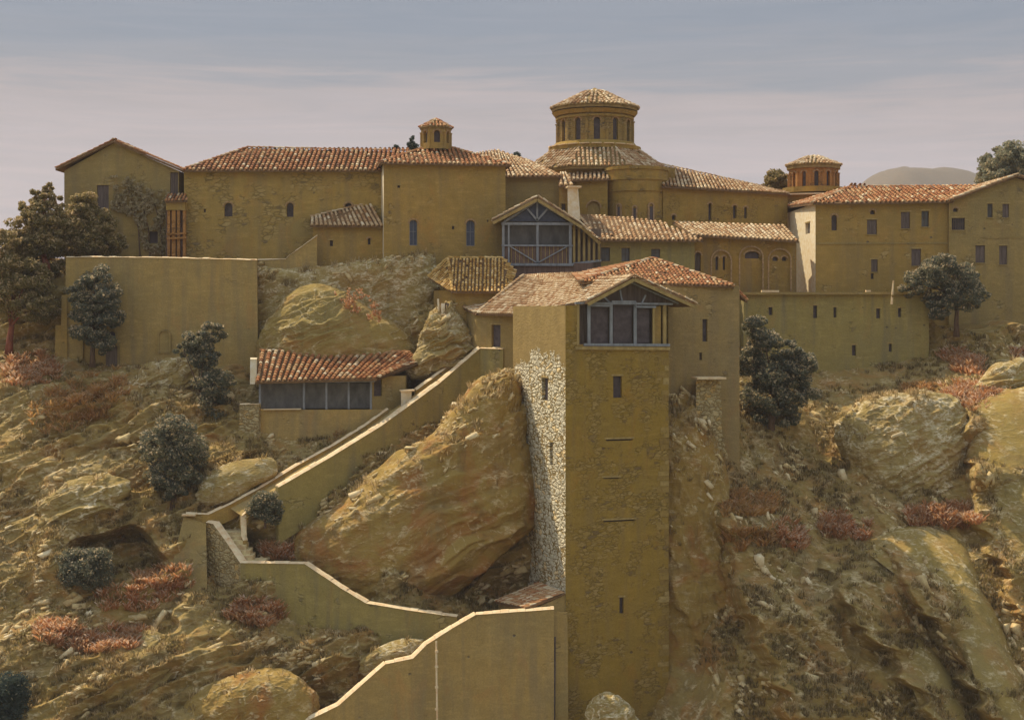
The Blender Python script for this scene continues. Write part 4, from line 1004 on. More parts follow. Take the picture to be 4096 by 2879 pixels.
# glazed loggia
Yl = 124.
r = thing('loggia', 'timber-framed glazed loggia with open truss gable above the middle roofs', 'loggia', P(2150, 1100, Yl))
nY = Vector((0, 1, 0))
mb = MB(); mb.box(P(2150, 975, Yl + 1.6) , Vector((S(139, Yl), 0, 0)), Vector((0, .1, 0)), Vector((0, 0, 1.95))); mb.build('inner_wall', M['glass_grey'], r)
mb = MB(); mb.box(P(2190, 1150, Yl + 2.0), Vector((S(180, Yl), 0, 0)), Vector((0, 1.9, 0)), Vector((0, 0, 2.1))); mb.build('base_wall', M['boards_red'], r)
for x, w in ((2013, .22), (2035, .14), (2150, .2), (2281, .24)):
    mb = MB(); mb.bar(P(x, 1058, Yl), P(x, 896, Yl), w, .2, nY); mb.build('post', M['timber_blue'], r)
for y, w in ((895, .22), (982, .14), (1058, .22)):
    mb = MB(); mb.bar(P(2006, y, Yl - .03), P(2292, y + 1, Yl - .03), w, .24, nY); mb.build('beam', M['timber_blue'], r)
for a, b in (((2040, 985), (2150, 1052)), ((2150, 1052), (2270, 985))):
    mb = MB(); mb.bar(P(*a, Yl - .06), P(*b, Yl - .06), .10, .08, nY); mb.build('brace', M['timber_blue'], r)
mb = MB(); mb.bar(P(2150, 1056, Yl + .1), P(2150, 984, Yl + .1), S(262, Yl), .05, nY); o = mb.build('railing', M['boards_red'], r)
mb = MB()
for k in range(14): mb.bar(P(2045 + k * 17, 1055, Yl + .05), P(2045 + k * 17, 986, Yl + .05), .05, .05, nY)
mb.build('baluster_strips', M['timber_ochre'], o)
mb = MB(); a, b, c = P(2030, 886, Yl + .5), P(2268, 886, Yl + .5), P(2149, 812, Yl + .5); mb.add([a, b, c, a + nY * .1, b + nY * .1, c + nY * .1], [(0, 1, 2), (5, 4, 3)]); mb.build('gable_panel', M['glass'], r)
mb = MB()
for a, b in (((2149, 812), (2149, 886)), ((2110, 836), (2149, 882)), ((2190, 836), (2149, 882)), ((2012, 890), (2149, 806)), ((2288, 890), (2149, 806))): mb.bar(P(*a, Yl - .02), P(*b, Yl - .02), .16, .16, nY)
mb.build('truss', M['timber_blue'], r)
for k in range(6):
    x = 2296 + k * 20; mb = MB(); y0 = 893 + k * 14; yy = Yl + .25 + k * .45; mb.bar(P(x, 1050 - k * 1.5, yy), P(x, y0, yy), .22, .14, nY); mb.build('slat', M['timber_ochre'], r)
mb = MB(); mb.bar(P(2340, 1075, Yl + 2.9), P(2340, 915, Yl + 2.9), S(130, Yl), .1, nY); mb.build('side_wall', M['boards'], r)
mb = MB(); mb.bar(P(2290, 1056, Yl + .1), P(2402, 1042, Yl + 2.7), .2, .2, nY); mb.build('sill_beam', M['timber_blue'], r)
o = Vector((0, -.55, 0)); A_ = P(2149, 791, Yl) + o; eL = P(1972, 884, Yl) + o; eR = P(2326, 901, Yl) + o; bk = Vector((0, 7, 0))
e2 = P(2400, 966, Yl + 2.2); A2 = P(2260, 862, Yl + 5)
roof(r, [[eL + bk, eL, A_, A_ + bk], [eR, eR + bk, A_ + bk, A_]], [(eL + UP * .04, A_ + UP * .04), (A_ + UP * .04, eR + UP * .04)], mat='tile_pale', bias=.6, patch=[(eR, e2, A2, eR.lerp(A_, .25))])
mb = MB(); mb.bar(eL - UP * .22, A_ - UP * .22, .26, .08, nY); mb.bar(A_ - UP * .22, eR - UP * .22, .26, .08, nY); mb.bar(eR - UP * .22, e2 - UP * .2, .26, .08, nY); mb.build('bargeboard', M['timber_ochre'], r)

# ------------------------------------------------------------ tower group
# ochre roofed store
r = thing('storehouse', 'squat storehouse under a golden ochre tiled roof below the chapel', 'building', P(1900, 1250, 119))
fl = [Vector(g2((1822, 119.1))), Vector(g2((2040, 119.1))), Vector(g2((2040, 119.1))) + Vector((0, 4)), Vector(g2((1735, 122.8)))]
walls(r, fl, zof(1160, 119.1), zof(1420, 119.1), {}, M['wall'])
a = P(1809, 1166, 118.5); b = P(2032, 1166, 118.5); c = P(2012, 1034, 122.6); d = P(1792, 1034, 122.6); e = P(1714, 1108, 122.5); f = P(2063, 1084, 121.8)
roof(r, [[a, b, c, d], [e, a, d], [b, f, c]], [(d, c), (a, d), (e, d)], mat='tile_gold', bias=.55, pitch=.30, L=.36)
# hip-roofed block behind the tower head
r = thing('tower_block', 'square masonry block with hipped red roof attached right of the tower', 'building', P(2800, 1700, 106))
ft = rect((2420, 105.2), (2958, 108.0), 6.5)
walls(r, ft, zof(1140, 106), zof(2200, 106), {0: [(2810, 1276, 2830, 1366, 'slit'), (2798, 1410, 2808, 1440, 'slit')]}, M['wall_brown'])
ap = P(2609, 1034, 112); eL = P(2318, 1127, 105.3); eR = P(2930, 1143, 107.4); eR.z = zof(1142, 106.5); f = P(2990, 1204, 113); lb = P(2290, 1098, 114)
roof(r, [[eL, eR, ap], [eR, f, ap], [lb, eL, ap]], [(eR, ap), (eL, ap)], bias=.42, pitch=.32, L=.42)
mb = MB(); q = 105.3
mb.hexa([P(2782, 1800, q - .3), P(2890, 1800, q + .1), P(2890, 1800, q + 2), P(2782, 1800, q + 2), P(2784, 1518, q + .2), P(2884, 1518, q + .5), P(2884, 1518, q + 2), P(2784, 1518, q + 2)]); o = mb.build('buttress', M['rubble_warm'], r)
mb = MB(); mb.bar(P(2776, 1511, q), P(2892, 1511, q + .4), 1.5, .14, UP); mb.build('coping', M['coping'], o)
# the tower
A = Vector(g2((2262, 100))); B = Vector(g2((2674, 102.3))); d = (B - A).normalized(); n = Vector((-d.y, d.x)); d3 = Vector((d.x, d.y, 0)); n3 = Vector((n.x, n.y, 0))
D = A + (Vector(g2((2052, 111.5))) - A); C2 = B + n * 11.5
r = thing('tower', 'tall sheer stone tower with timber winch room under a gabled roof', 'tower', Vector(((A.x + B.x) / 2, 101, zof(3100, 100))))
z0, z1, z2 = zof(3150, 100), zof(1382, 100), zof(1222, 100)
w = walls(r, [A, B, C2, D], z1, z0, {0: [(2453, 1504, 2488, 1591, 'slit'), (2478, 2388, 2495, 2453, 'slit'), (2424, 1756, 2530, 1762, 'slit'), (2414, 1910, 2477, 1914, 'slit'), (2414, 2079, 2539, 2085, 'slit')], 3: [(2167, 1511, 2192, 1602, 'slit'), (2199, 1768, 2211, 1861, 'slit')]}, M['wall_tower'], side_mats={3: M['rubble_tower']})
# upper storey: corner pier, then the open room
m1 = 2308; uP, yP = on_line(A, B, m1); E_ = A + d * uP
mb = MB(); facade(mb, A, E_, z1, z2, [])
mb.poly([Vector((E_.x, E_.y, z1)), Vector((E_.x, E_.y, 0)) + n3 * 3 + UP * z1, Vector((E_.x, E_.y, 0)) + n3 * 3 + UP * z2, Vector((E_.x, E_.y, z2))])
facade(mb, B, C2, z1, z2, []); facade(mb, C2, D, z1, z2, []); facade(mb, D, A, z1, z2, [], mi=1)
mb.build('upper_wall', [M['wall_tower'], M['rubble_tower']], r)
def fp(px, py, w=0.):   # point on the tower front plane (or w metres behind it)
    u, Yq = on_line(A, B, px); q = A + d * u; zz = zof(py, Yq); return Vector((q.x, q.y, zz)) + n3 * w
mb = MB(); mb.bar(fp(2488, 1378, .9), fp(2488, 1212, .9), 6.4, .1, n3); o = mb.build('winch_room_wall', M['boards'], r)
mb = MB()
for (x0, x1, y) in ((2362, 2440, 1230), (2456, 2536, 1216), (2550, 2606, 1234)):
    mb.bar(fp((x0 + x1) / 2, 1372, .32), fp((x0 + x1) / 2, y, .32), S(x1 - x0, 100), .05, n3, mi=0)
mb.build('glazing', M['void'], r)
for x, w, y0, y1 in ((2357, .20, 1222, 1376), (2446, .20, 1208, 1376), (2542, .20, 1208, 1376), (2616, .14, 1228, 1376), (2312, .22, 1215, 1378), (2660, .24, 1222, 1378)):
    mb = MB(); mb.bar(fp(x, y1, .1), fp(x, y0, .1), w, .18, n3); mb.build('post', M['timber_blue'] if w == .20 else M['timber_ochre'], r)
for a, b, w in (((2350, 1222), (2446, 1223), .14), ((2446, 1207), (2542, 1207), .16), ((2542, 1227), (2622, 1228), .14), ((2335, 1378), (2678, 1380), .18), ((2300, 1212), (2690, 1216), .14)):
    mb = MB(); mb.bar(fp(*a, .0), fp(*b, .0), w, .2, n3); mb.build('beam', M['timber_blue'], r)
for a, b in (((2412, 1182), (2446, 1214)), ((2482, 1160), (2490, 1205)), ((2585, 1180), (2566, 1220)), ((2330, 1212), (2522, 1128)), ((2716, 1214), (2522, 1128))):
    mb = MB(); mb.bar(fp(*a, .12), fp(*b, .12), .12, .12, n3); mb.build('strut', M['timber_blue'], r)
mb = MB(); a, b, c = fp(2316, 1214, .7), fp(2728, 1216, .7), fp(2522, 1122, .7); mb.add([a, b, c, a + n3 * .1, b + n3 * .1, c + n3 * .1], [(0, 1, 2), (5, 4, 3)]); mb.build('gable_panel', M['boards'], r)
mb = MB(); mb.bar(fp(2300, 1392, -.02), fp(2676, 1394, -.02), .22, .3, n3); mb.build('floor_beam', M['timber_ochre'], r)
# right of room: plain wall strip below gable
mb = MB(); mb.bar(fp(2634, 1378, .3), fp(2634, 1225, .3), .55, .2, n3); mb.build('end_panel', M['wall'], r)
qm = mat_tint('quoin_stone', [(0, (.27, .17, .045)), (.5, (.34, .225, .06)), (1, (.42, .30, .11))], .3, 5); zq = zof(2990, 100)
while zq < z1 - .5:
    hq = random.uniform(.30, .52); lw = random.choice((.3, .5, .8)) * random.uniform(.8, 1.2)
    if random.random() > .2:
        mb = MB(); q0 = Vector((B.x, B.y, zq + hq / 2)) - n3 * random.uniform(.01, .05) + d3 * random.uniform(0, .04)
        mb.box(q0 - d3 * lw / 2 + n3 * .12, d3 * lw / 2, n3 * .12, UP * (hq / 2 - .025), random.random()); mb.build('quoin', qm, r)
    zq += hq + (.4 if random.random() < .2 else 0)
# roof of the tower head
ov = -n3 * .7; ap = fp(2522, 1108) + ov; eL = fp(2338, 1206) + ov; eR = fp(2770, 1219) + ov
apb = P(2180, 1128, 117); el2 = P(2083, 1256, 111.5); el3 = P(1908, 1254, 116.8); up3 = P(2095, 1103, 120)
erb = eR + n3 * 9; apm = ap.lerp(apb, .5)
mid = ap.lerp(apb, .55)
roof(r, [[eR, erb, ap + n3 * 9, ap]], [(ap, apb), (eL + UP * .04, ap + UP * .04), (ap + UP * .04, eR + UP * .04)], mat='tile_pale', bias=.62, pitch=.30, L=.42, patch=[(P(2245, 1226, 104.5), eL, ap, mid), (el2, P(2245, 1226, 104.5), mid, apb)])
mb = MB(); mb.bar(eL - UP * .2, ap - UP * .2, .24, .08, n3); mb.bar(ap - UP * .2, eR - UP * .2, .24, .08, n3); mb.build('bargeboard', M['timber_ochre'], r)
# wing left of tower
r = thing('gatehouse', 'low gatehouse with a dark doorway at the head of the stair path', 'building', P(1960, 1400, 118))
walls(r, [Vector(g2((1905, 116.8))), Vector(g2((2100, 113.0))), Vector(g2((2160, 119.0))), Vector(g2((1835, 121.0)))], zof(1250, 116), zof(1560, 116), {0: [(1966, 1299, 2002, 1388, 'door_void')]}, M['wall_grey'])
hp = P(1990, 1172, 120.5)
roof(r, [[P(1812, 1209, 121.5), P(1903, 1255, 116.4), P(2032, 1168, 121.5), P(1838, 1197, 123)]], [(P(1908, 1252, 116.6), P(2095, 1101, 120))], mat='tile_pale', bias=.55, pitch=.30, L=.42,
     patch=[(P(1908, 1254, 116.6), P(2083, 1257, 111.5), P(2184, 1126, 117.2), P(2095, 1100, 120.5)), (P(2184, 1126, 117.2), P(2330, 1124, 109.5), P(2330, 1090, 114.5), P(2095, 1100, 120.5))])
# little roof at the tower foot
r = thing('lean_to', 'small red-tiled lean-to against the foot of the tower', 'lean-to', P(2120, 2450, 101))
t1 = P(2160, 2328, 105.4); t2 = P(2264, 2352, 99.9); e1 = P(1978, 2404, 104.6); e2 = P(2104, 2432, 98.6)
t2.z = t1.z + .3; e1 = e1; roof(r, [], [], patch=[(e1, e2, t2 - Vector((.05, 0, 0)), t1 - Vector((.05, 0, 0)))], pitch=.26, L=.4, bias=.62, mat='tile', th=.14)
mb = MB(); mb.hexa([e1 + Vector((.3, 0, -3)), e2 + Vector((.3, .2, -3)), t2 + Vector((0, .2, -5)), t1 + Vector((0, 0, -5)), e1 + Vector((.3, 0, -.17)), e2 + Vector((.3, .2, -.17)), t2 + Vector((0, .2, -.17)), t1 + Vector((0, 0, -.17))]); mb.build('wall', M['wall_low'], r)

# ------------------------------------------------------------ walls on the slope
line_wall('long terrace wall under the house and hall with bushes at its foot', [(263, 1031, 122.4), (380, 1028, 122.4), (700, 1032, 122.4), (1027, 1041, 122.3), (1031, 1041, 124.8), (1143, 1037, 124.9), (1158, 1022, 124.9), (1268, 944, 125.0)], 10.5, mat='wall_low', name='terrace_wall', cw=.14, jag=.02)
r = bpy.data.objects['terrace_wall.001'] if 'terrace_wall.001' in bpy.data.objects else None
rt = [o for o in COL.objects if o.get('label', '').startswith('long terrace wall')][0]
A2 = Vector(g2((240, 123.5))); B2 = Vector(g2((1000, 123.5)))
def surface_opening(root, x0, y0, x1, y1, Yf, mat, name, arch=True, deep=.12):
    """a framed opening set in a thick surround standing proud of a wall"""
    mb = MB(); mb.bar(P((x0 + x1) / 2, y1, Yf + .03), P((x0 + x1) / 2, y0 + (x1 - x0) * .3, Yf + .03), S(x1 - x0, Yf), .1, Vector((0, 1, 0)))
    cx = (x0 + x1) / 2; rr = (x1 - x0) / 2; K = 8; yb = y0 + rr
    vs = [P(cx - rr * math.cos(math.pi * k / K), yb - rr * math.sin(math.pi * k / K), Yf + .0) for k in range(K + 1)]
    mb.add(vs + [v + Vector((0, .1, 0)) for v in vs], [tuple(range(K + 1)), tuple(range(K + 1, 2 * K + 2))[::-1]])
    o = mb.build(name, mat, root); m = MB(); pv = None
    for k in range(K + 1):
        q = P(cx - (rr + 5) * math.cos(math.pi * k / K), yb - (rr + 5) * math.sin(math.pi * k / K), Yf - .02)
        if pv is not None: m.bar(pv, q, .16, .22, Vector((0, 1, 0)))
        pv = q
    for x in (x0 - 4, x1 + 4): m.bar(P(x, y1, Yf - .02), P(x, yb, Yf - .02), .14, .2, Vector((0, 1, 0)))
    m.build('arch_surround', M['wall_grey'], o)
surface_opening(rt, 424, 1372, 470, 1470, 122.12, M['boards'], 'door'); surface_opening(rt, 436, 1326, 462, 1352, 122.12, M['void'], 'lunette'); surface_opening(rt, 638, 1325, 676, 1412, 122.12, M['wall_grey'], 'niche'); surface_opening(rt, 262, 1318, 326, 1440, 122.12, M['wall_low'], 'niche')
mb = MB(); q = 121.8
for (x0, x1, ya, yb) in ((246, 262, 1180, 1500), (222, 246, 1300, 1520)): mb.hexa([P(x0 - 6, yb, q), P(x1 + 8, yb, q), P(x1 + 8, yb, q + 3), P(x0 - 6, yb, q + 3), P(x0, ya, q + .3), P(x1 + 6, ya, q + .3), P(x1 + 6, ya, q + 3), P(x0, ya, q + 3)])
mb.build('buttress', M['wall'], rt)
line_wall('sloping lower parapet of the stair path with a smooth high face', [(1113, 1948, 106.0), (1320, 1828, 108.4), (1528, 1700, 111.0), (1640, 1618, 112.8), (1758, 1531, 114.6), (1919, 1393, 116.3), (2013, 1396, 114.5)], 4.2, mat='wall_olive', name='parapet_wall', cw=.2, thick=.5)
line_wall('thin upper parapet of the stair path from the corner pillar to the shed', [(743, 2054, 105.6), (832, 2057, 105.8), (917, 2018, 106.6), (1046, 1948, 107.8), (1193, 1858, 109.6), (1336, 1780, 111.2), (1461, 1702, 112.6), (1553, 1636, 113.6)], 1.2, mat='wall', name='parapet_wall', cw=.13, thick=.35)
line_wall('short top stretch of the upper stair parapet beside the pale crag', [(1665, 1560, 115.0), (1760, 1490, 116.2), (1845, 1428, 117.2), (1815, 1420, 117.8), (1803, 1440, 117.9)], 1.3, mat='wall', name='parapet_wall', cw=.16, thick=.35)
mb = MB(); U = [(917, 2030, 106.7), (1046, 1962, 107.9), (1193, 1872, 109.7), (1336, 1794, 111.3), (1461, 1716, 112.7), (1553, 1650, 113.7), (1665, 1574, 115.1), (1845, 1440, 117.4)]; Lw = [(985, 2075, 105.2), (1113, 1962, 106.5), (1270, 1872, 108.2), (1400, 1792, 109.8), (1528, 1714, 111.5), (1640, 1630, 113.2), (1758, 1545, 115.0), (1935, 1412, 116.8)]
for i in range(len(U) - 1): mb.poly([P(*Lw[i]), P(*Lw[i + 1]), P(*U[i + 1]), P(*U[i])])
tag(mb.build('path', M['wall_low']), kind='structure')
r = thing('pier', 'pale square stone block closing the gap in the upper stair parapet', 'pier', P(1628, 1630, 113.6))
mb = MB(); q = 113.6; mb.hexa([P(1604, 1636, q), P(1645, 1620, q + .3), P(1645, 1620, q + 1.3), P(1604, 1636, q + 1.3), P(1604, 1566, q), P(1647, 1562, q + .3), P(1647, 1562, q + 1.3), P(1604, 1566, q + 1.3)]); mb.build('block', M['cream'], r)
mb = MB(); mb.bar(P(1600, 1563, q + .5), P(1655, 1560, q + .7), 1.3, .12, UP); mb.build('cap', M['coping'], r)
r = line_wall('lower stair wall bending down toward the front retaining wall', [(962, 2250, 103.2), (1220, 2254, 102.7), (1323, 2322, 102.0), (1359, 2347, 101.7), (1466, 2411, 101.1), (1640, 2440, 100.7), (1828, 2466, 100.3)], 6.5, mat='wall_olive', name='retaining_wall', cw=.15)
line_wall('steep triangular side wall of rough stone left of the steps', [(826, 2088, 105.6), (857, 2094, 105.2), (905, 2160, 104.4), (966, 2250, 103.3)], 5.5, mat='rubble_warm', name='stair_wall', cw=.2, thick=.45, over=.1)
line_wall('front retaining wall stepping down to the bottom edge with a vertical pipe', [(2216, 2436, 98.4), (2202, 2436, 98.4), (1902, 2457, 98.3), (1810, 2510, 97.9), (1706, 2576, 97.3), (1651, 2632, 97.0), (1541, 2654, 96.7), (1502, 2687, 96.5), (1353, 2820, 95.7), (1235, 2877, 95.2), (1080, 2960, 94.6)][::-1], 13, mat='wall_low', name='retaining_wall', cw=.17)
r = thing('drainpipe', 'thin pale pipe running down the front retaining wall', 'pipe', P(1745, 2900, 97.2))
mb = MB(); mb.tube([P(1745, 2562, 97.1), P(1746, 2700, 96.7), P(1749, 2900, 96.2)], [.07, .07, .07], 8); mb.build('pipe', M['coping'], r)
mb = MB()
for y in (2600, 2660, 2742, 2830): mb.tube([P(1746, y, 96.95 - (y - 2560) * .0025), P(1746.5, y + 9, 96.93 - (y - 2560) * .0025)], [.12, .12], 8)
mb.build('collar', M['coping'], r)
r = thing('tower_plinth', 'plain rendered plinth filling the corner between front wall and tower', 'plinth', P(2240, 2900, 99))
mb = MB(); mb.hexa([P(2206, 3150, 98.6), P(2275, 3150, 98.9), P(2275, 3150, 101), P(2206, 3150, 101), P(2206, 2440, 98.9), P(2270, 2445, 99.3), P(2270, 2445, 101), P(2206, 2440, 101)]); mb.build('wall', M['wall_low'], r)
mb = MB(); mb.bar(P(2217, 2880, 98.52), P(2219, 2545, 98.75), .14, .05, Vector((0, 1, 0))); mb.build('drain_slot', M['void'], r)
# corner pillar
r = thing('buttress', 'tapering grey-green buttress at the corner left of the steps', 'buttress', P(740, 2400, 104))
mb = MB(); mb.hexa([P(650, 2420, 103.2), P(830, 2420, 102.9), P(830, 2420, 106), P(650, 2420, 107), P(735, 2064, 105.4), P(824, 2094, 105.3), P(824, 2094, 107.5), P(735, 2064, 108)]); mb.build('masonry', M['wall_grey'], r)
mb = MB(); mb.bar(P(730, 2058, 105.3), P(782, 2058, 105.3), .5, .12, UP); mb.build('coping', M['coping'], r)
# steps
r = thing('stairs', 'short flight of worn stone steps between the two parapets', 'stairs', P(965, 2250, 103.8))
for (x0, x1, y, q) in ((1000, 1060, 2246, 103.6), (972, 1010, 2224, 103.9), (962, 1000, 2203, 104.2), (936, 984, 2182, 104.5), (924, 978, 2164, 104.8), (914, 977, 2146, 105.1), (905, 965, 2131, 105.4)):
    mb = MB(); a = P(x0 - 14, y, q); b = P(x1, y, q); mb.hexa([a - UP * .5, b - UP * .5, b + Vector((0, 1.2, -.5)), a + Vector((0, 1.2, -.5)), a + UP * .05, b + UP * .05, b + Vector((0, 1.2, .1)), a + Vector((0, 1.2, .1))]); mb.build('step', M['step'], r)
r = line_wall('short jagged parapet dropping to the right of the steps', [(993, 2044, 105.5), (967, 2062, 105.4), (968, 2142, 104.9), (976, 2164, 104.7)], .9, mat='wall', name='parapet_wall', cw=.14, thick=.3, jag=.05)

# ------------------------------------------------------------ open shed
r = thing('shed', 'long open-fronted shed with terracotta roof and thin timber posts', 'shed', P(1265, 1640, 114))
nY = Vector((0, 1, 0)); q = 114.
roof(r, [], [(P(1040, 1404, 118.3), P(1640, 1410, 118.3))], patch=[(P(1020, 1526, 113.2), P(1506, 1513, 113.2), P(1642, 1410, 118.3), P(1040, 1402, 118.3)), (P(1506, 1513, 113.2), P(1596, 1470, 115.4), P(1692, 1446, 117.2), P(1642, 1410, 118.3))], pitch=.42, L=.42, bias=.5, th=.2)
mb = MB(); mb.bar(P(1265, 1640, 117.6), P(1265, 1480, 117.6), S(470, q), .2, nY); mb.build('back_wall', M['glass_grey'], r)
for i, (x0, x1) in enumerate(((1044, 1212), (1220, 1302), (1310, 1391), (1399, 1480))):
    mb = MB(); mb.bar(P((x0 + x1) / 2, 1632, q + .8), P((x0 + x1) / 2, 1532, q + .8), S(x1 - x0, q) , .06, nY); mb.build('screen_panel', M['glass_grey'], r)
for x in (1040, 1216, 1306, 1395, 1484):
    mb = MB(); mb.bar(P(x, 1636, q), P(x, 1524, q), .16, .16, nY); mb.build('post', M['timber_blue'], r)
mb = MB(); mb.bar(P(1024, 1528, q - .05), P(1500, 1524, q - .05), .16, .2, nY); mb.build('beam', M['timber_blue'], r)
mb = MB(); mb.hexa([P(985, 1800, q - .5), P(1620, 1800, q - .2), P(1620, 1640, 118), P(985, 1640, 118), P(985, 1639, q - .3), P(1560, 1637, q - .2), P(1620, 1634, 118), P(985, 1634, 118)]); mb.build('base_wall', M['wall_low'], r)
mb = MB(); mb.bar(P(1055, 1637, q - .35), P(1205, 1635, q - .35), .3, .08, UP); mb.build('sill', M['coping'], r)
mb = MB(); mb.hexa([P(1000, 1536, q + .2), P(1027, 1536, q - .1), P(1027, 1536, q + 4), P(1000, 1536, q + 4), P(1001, 1436, q + .6), P(1026, 1436, q + .3), P(1030, 1430, q + 4), P(1001, 1430, q + 4)]); mb.build('side_pier', M['cream'], r)
A3 = Vector(g2((1486, q + .1))); B3 = Vector(g2((1622, q + 1.6)))
walls(r, [A3, B3, B3 + Vector((0, 3)), A3 + Vector((0, 3))], zof(1506, q), zof(1700, q), {0: [(1496, 1516, 1528, 1584, 'door_void')]}, M['wall_grey'], name='end_wall')
line_wall('low rough wall at the left end of the open shed', [(958, 1618, 113.4), (1036, 1616, 113.2)], 2.8, mat='rubble_warm', name='low_wall', cw=.1)
# ruined doorway
r = thing('ruined_doorway', 'remains of a pale stone doorway standing on the pointed crag', 'ruin', P(1775, 1258, 118.2))
mb = MB(); mb.bar(P(1772, 1258, 118), P(1772, 1213, 118), .3, .4, nY); mb.build('jamb', M['cream'], r)
mb = MB(); mb.bar(P(1755, 1246, 118.1), P(1752, 1195, 118.1), .14, .3, nY); mb.build('jamb', M['cream'], r)
mb = MB(); mb.bar(P(1764, 1258, 117.8), P(1794, 1258, 117.8), .5, .1, UP); mb.build('threshold', M['coping'], r)
mb = MB(); mb.bar(P(1787, 1256, 118.3), P(1787, 1212, 118.3), .36, .1, nY); mb.build('door', M['boards'], r)

# ------------------------------------------------------------ trees and shrubs
T = tree
T('tall pointed evergreen at far left with a red trunk', (190, 1075), [(190, 760, 17, 42), (190, 800, 30, 40), (146, 778, 15, 26), (145, 815, 28, 35), (232, 815, 22, 40), (100, 840, 24, 30), (180, 870, 80, 70), (110, 910, 70, 60), (230, 900, 60, 70), (160, 970, 110, 60)], 124.5, 24000, 'leaf_olive', .15, depth=2.2, trunk=.3, bark='bark_red', tip=.15, lumps=130)
T('bushy evergreen in front of the gabled house', (400, 1040), [(340, 830, 60, 50), (300, 900, 60, 60), (400, 900, 70, 60), (360, 960, 100, 60), (450, 980, 70, 45), (290, 990, 60, 40)], 126.2, 20000, 'leaf_olive', .15, depth=1.5, trunk=.25, tip=.13, lumps=110)
T('dense olive tree at the left edge with a leaning red trunk', (35, 1390), [(40, 960, 55, 45), (20, 1060, 90, 70), (120, 1110, 90, 70), (60, 1190, 110, 80), (150, 1230, 80, 70)], 121.5, 20000, 'leaf_olive', .15, depth=2.4, trunk=.28, bark='bark_red', tip=.12, lumps=120)
T('low golden-olive thicket filling the gap between the far left trees', (130, 1180), [(60, 1020, 80, 50), (130, 1000, 70, 50), (210, 1060, 55, 45), (100, 1080, 90, 55)], 125.6, 12000, 'leaf_olive', .15, depth=1.4, trunk=.12, tip=.13, cat='bush', name='bush', lumps=80)
T('rounded blue-green tree against the left end of the terrace wall', (370, 1440), [(390, 1110, 50, 45), (330, 1160, 65, 55), (420, 1190, 70, 60), (370, 1250, 100, 50), (440, 1270, 60, 40), (360, 1330, 80, 55), (420, 1370, 55, 45)], 120.4, 16000, 'leaf', .14, depth=2., trunk=.2, tip=.13, lumps=90)
T('small leaning tree between terrace wall and rock dome', (760, 1640), [(850, 1330, 55, 38), (790, 1370, 70, 45), (740, 1395, 40, 30), (820, 1430, 60, 45), (860, 1530, 80, 55), (840, 1620, 80, 60)], 116.4, 15000, 'leaf', .14, depth=1.6, trunk=.2, tip=.10, lumps=90)
T('large round blue-green bush right of the orange scrub on the left slope', (690, 2010), [(700, 1710, 85, 50), (640, 1780, 80, 70), (740, 1800, 90, 90), (700, 1890, 110, 70), (690, 1950, 70, 40)], 108.2, 20000, 'leaf', .13, depth=2.3, trunk=.2, tip=.12, cat='bush', name='bush', lumps=110)
T('round dark bush in front of the hollow in the rock', (325, 2400), [(340, 2275, 105, 85), (300, 2240, 60, 45), (390, 2240, 60, 50)], 102.2, 13000, 'leaf', .11, depth=1.7, trunk=.1, tip=.07, cat='bush', name='bush', lumps=90)
T('dark round bush cut by the bottom left corner', (20, 2960), [(10, 2810, 100, 120), (60, 2760, 50, 60)], 94.5, 12000, 'leaf_dark', .11, depth=1.8, trunk=.1, tip=.03, cat='bush', name='bush', lumps=80)
T('low rounded bush at the lower end of the stair parapet', (1060, 2080), [(1065, 2010, 62, 45), (1030, 2035, 40, 35), (1090, 2050, 45, 45)], 105.2, 6000, 'leaf', .10, depth=.8, trunk=.08, tip=.08, cat='bush', name='bush', lumps=50)
T('big spreading blue-green tree right of the tower block', (3080, 1720), [(3010, 1300, 50, 45), (3060, 1370, 70, 60), (3000, 1440, 50, 70), (3160, 1400, 60, 40), (3200, 1460, 70, 55), (3110, 1480, 110, 80), (3180, 1560, 90, 60), (3060, 1580, 100, 70), (3100, 1660, 110, 50)], 113.2, 30000, 'leaf', .14, depth=2.5, trunk=.3, tip=.11, lumps=150)
T('windswept round tree with twisted trunk on the terrace right of the bastion', (3826, 1320), [(3765, 1060, 60, 45), (3700, 1110, 70, 50), (3650, 1150, 50, 35), (3820, 1110, 90, 60), (3860, 1180, 80, 60), (3770, 1190, 80, 45), (3750, 1240, 50, 35)], 123.4, 22000, 'leaf', .14, depth=2.6, trunk=.2, tip=.12, lumps=120)
T('pale hazy tree rising behind the gabled residence at the right edge', (4090, 900), [(3990, 640, 60, 55), (4040, 600, 50, 40), (4080, 650, 80, 80), (3970, 700, 60, 50), (4060, 730, 90, 60), (4130, 640, 60, 60)], 165., 16000, 'leaf_hazy', .22, depth=4, trunk=.4, tip=.12, lumps=110)
T('dark treetop behind the church wing left of the brick lantern', (3105, 860), [(3105, 715, 42, 36), (3080, 740, 30, 24), (3130, 745, 30, 30)], 152., 7000, 'leaf_olive', .16, depth=1.6, trunk=.2, tip=.12, lumps=50)

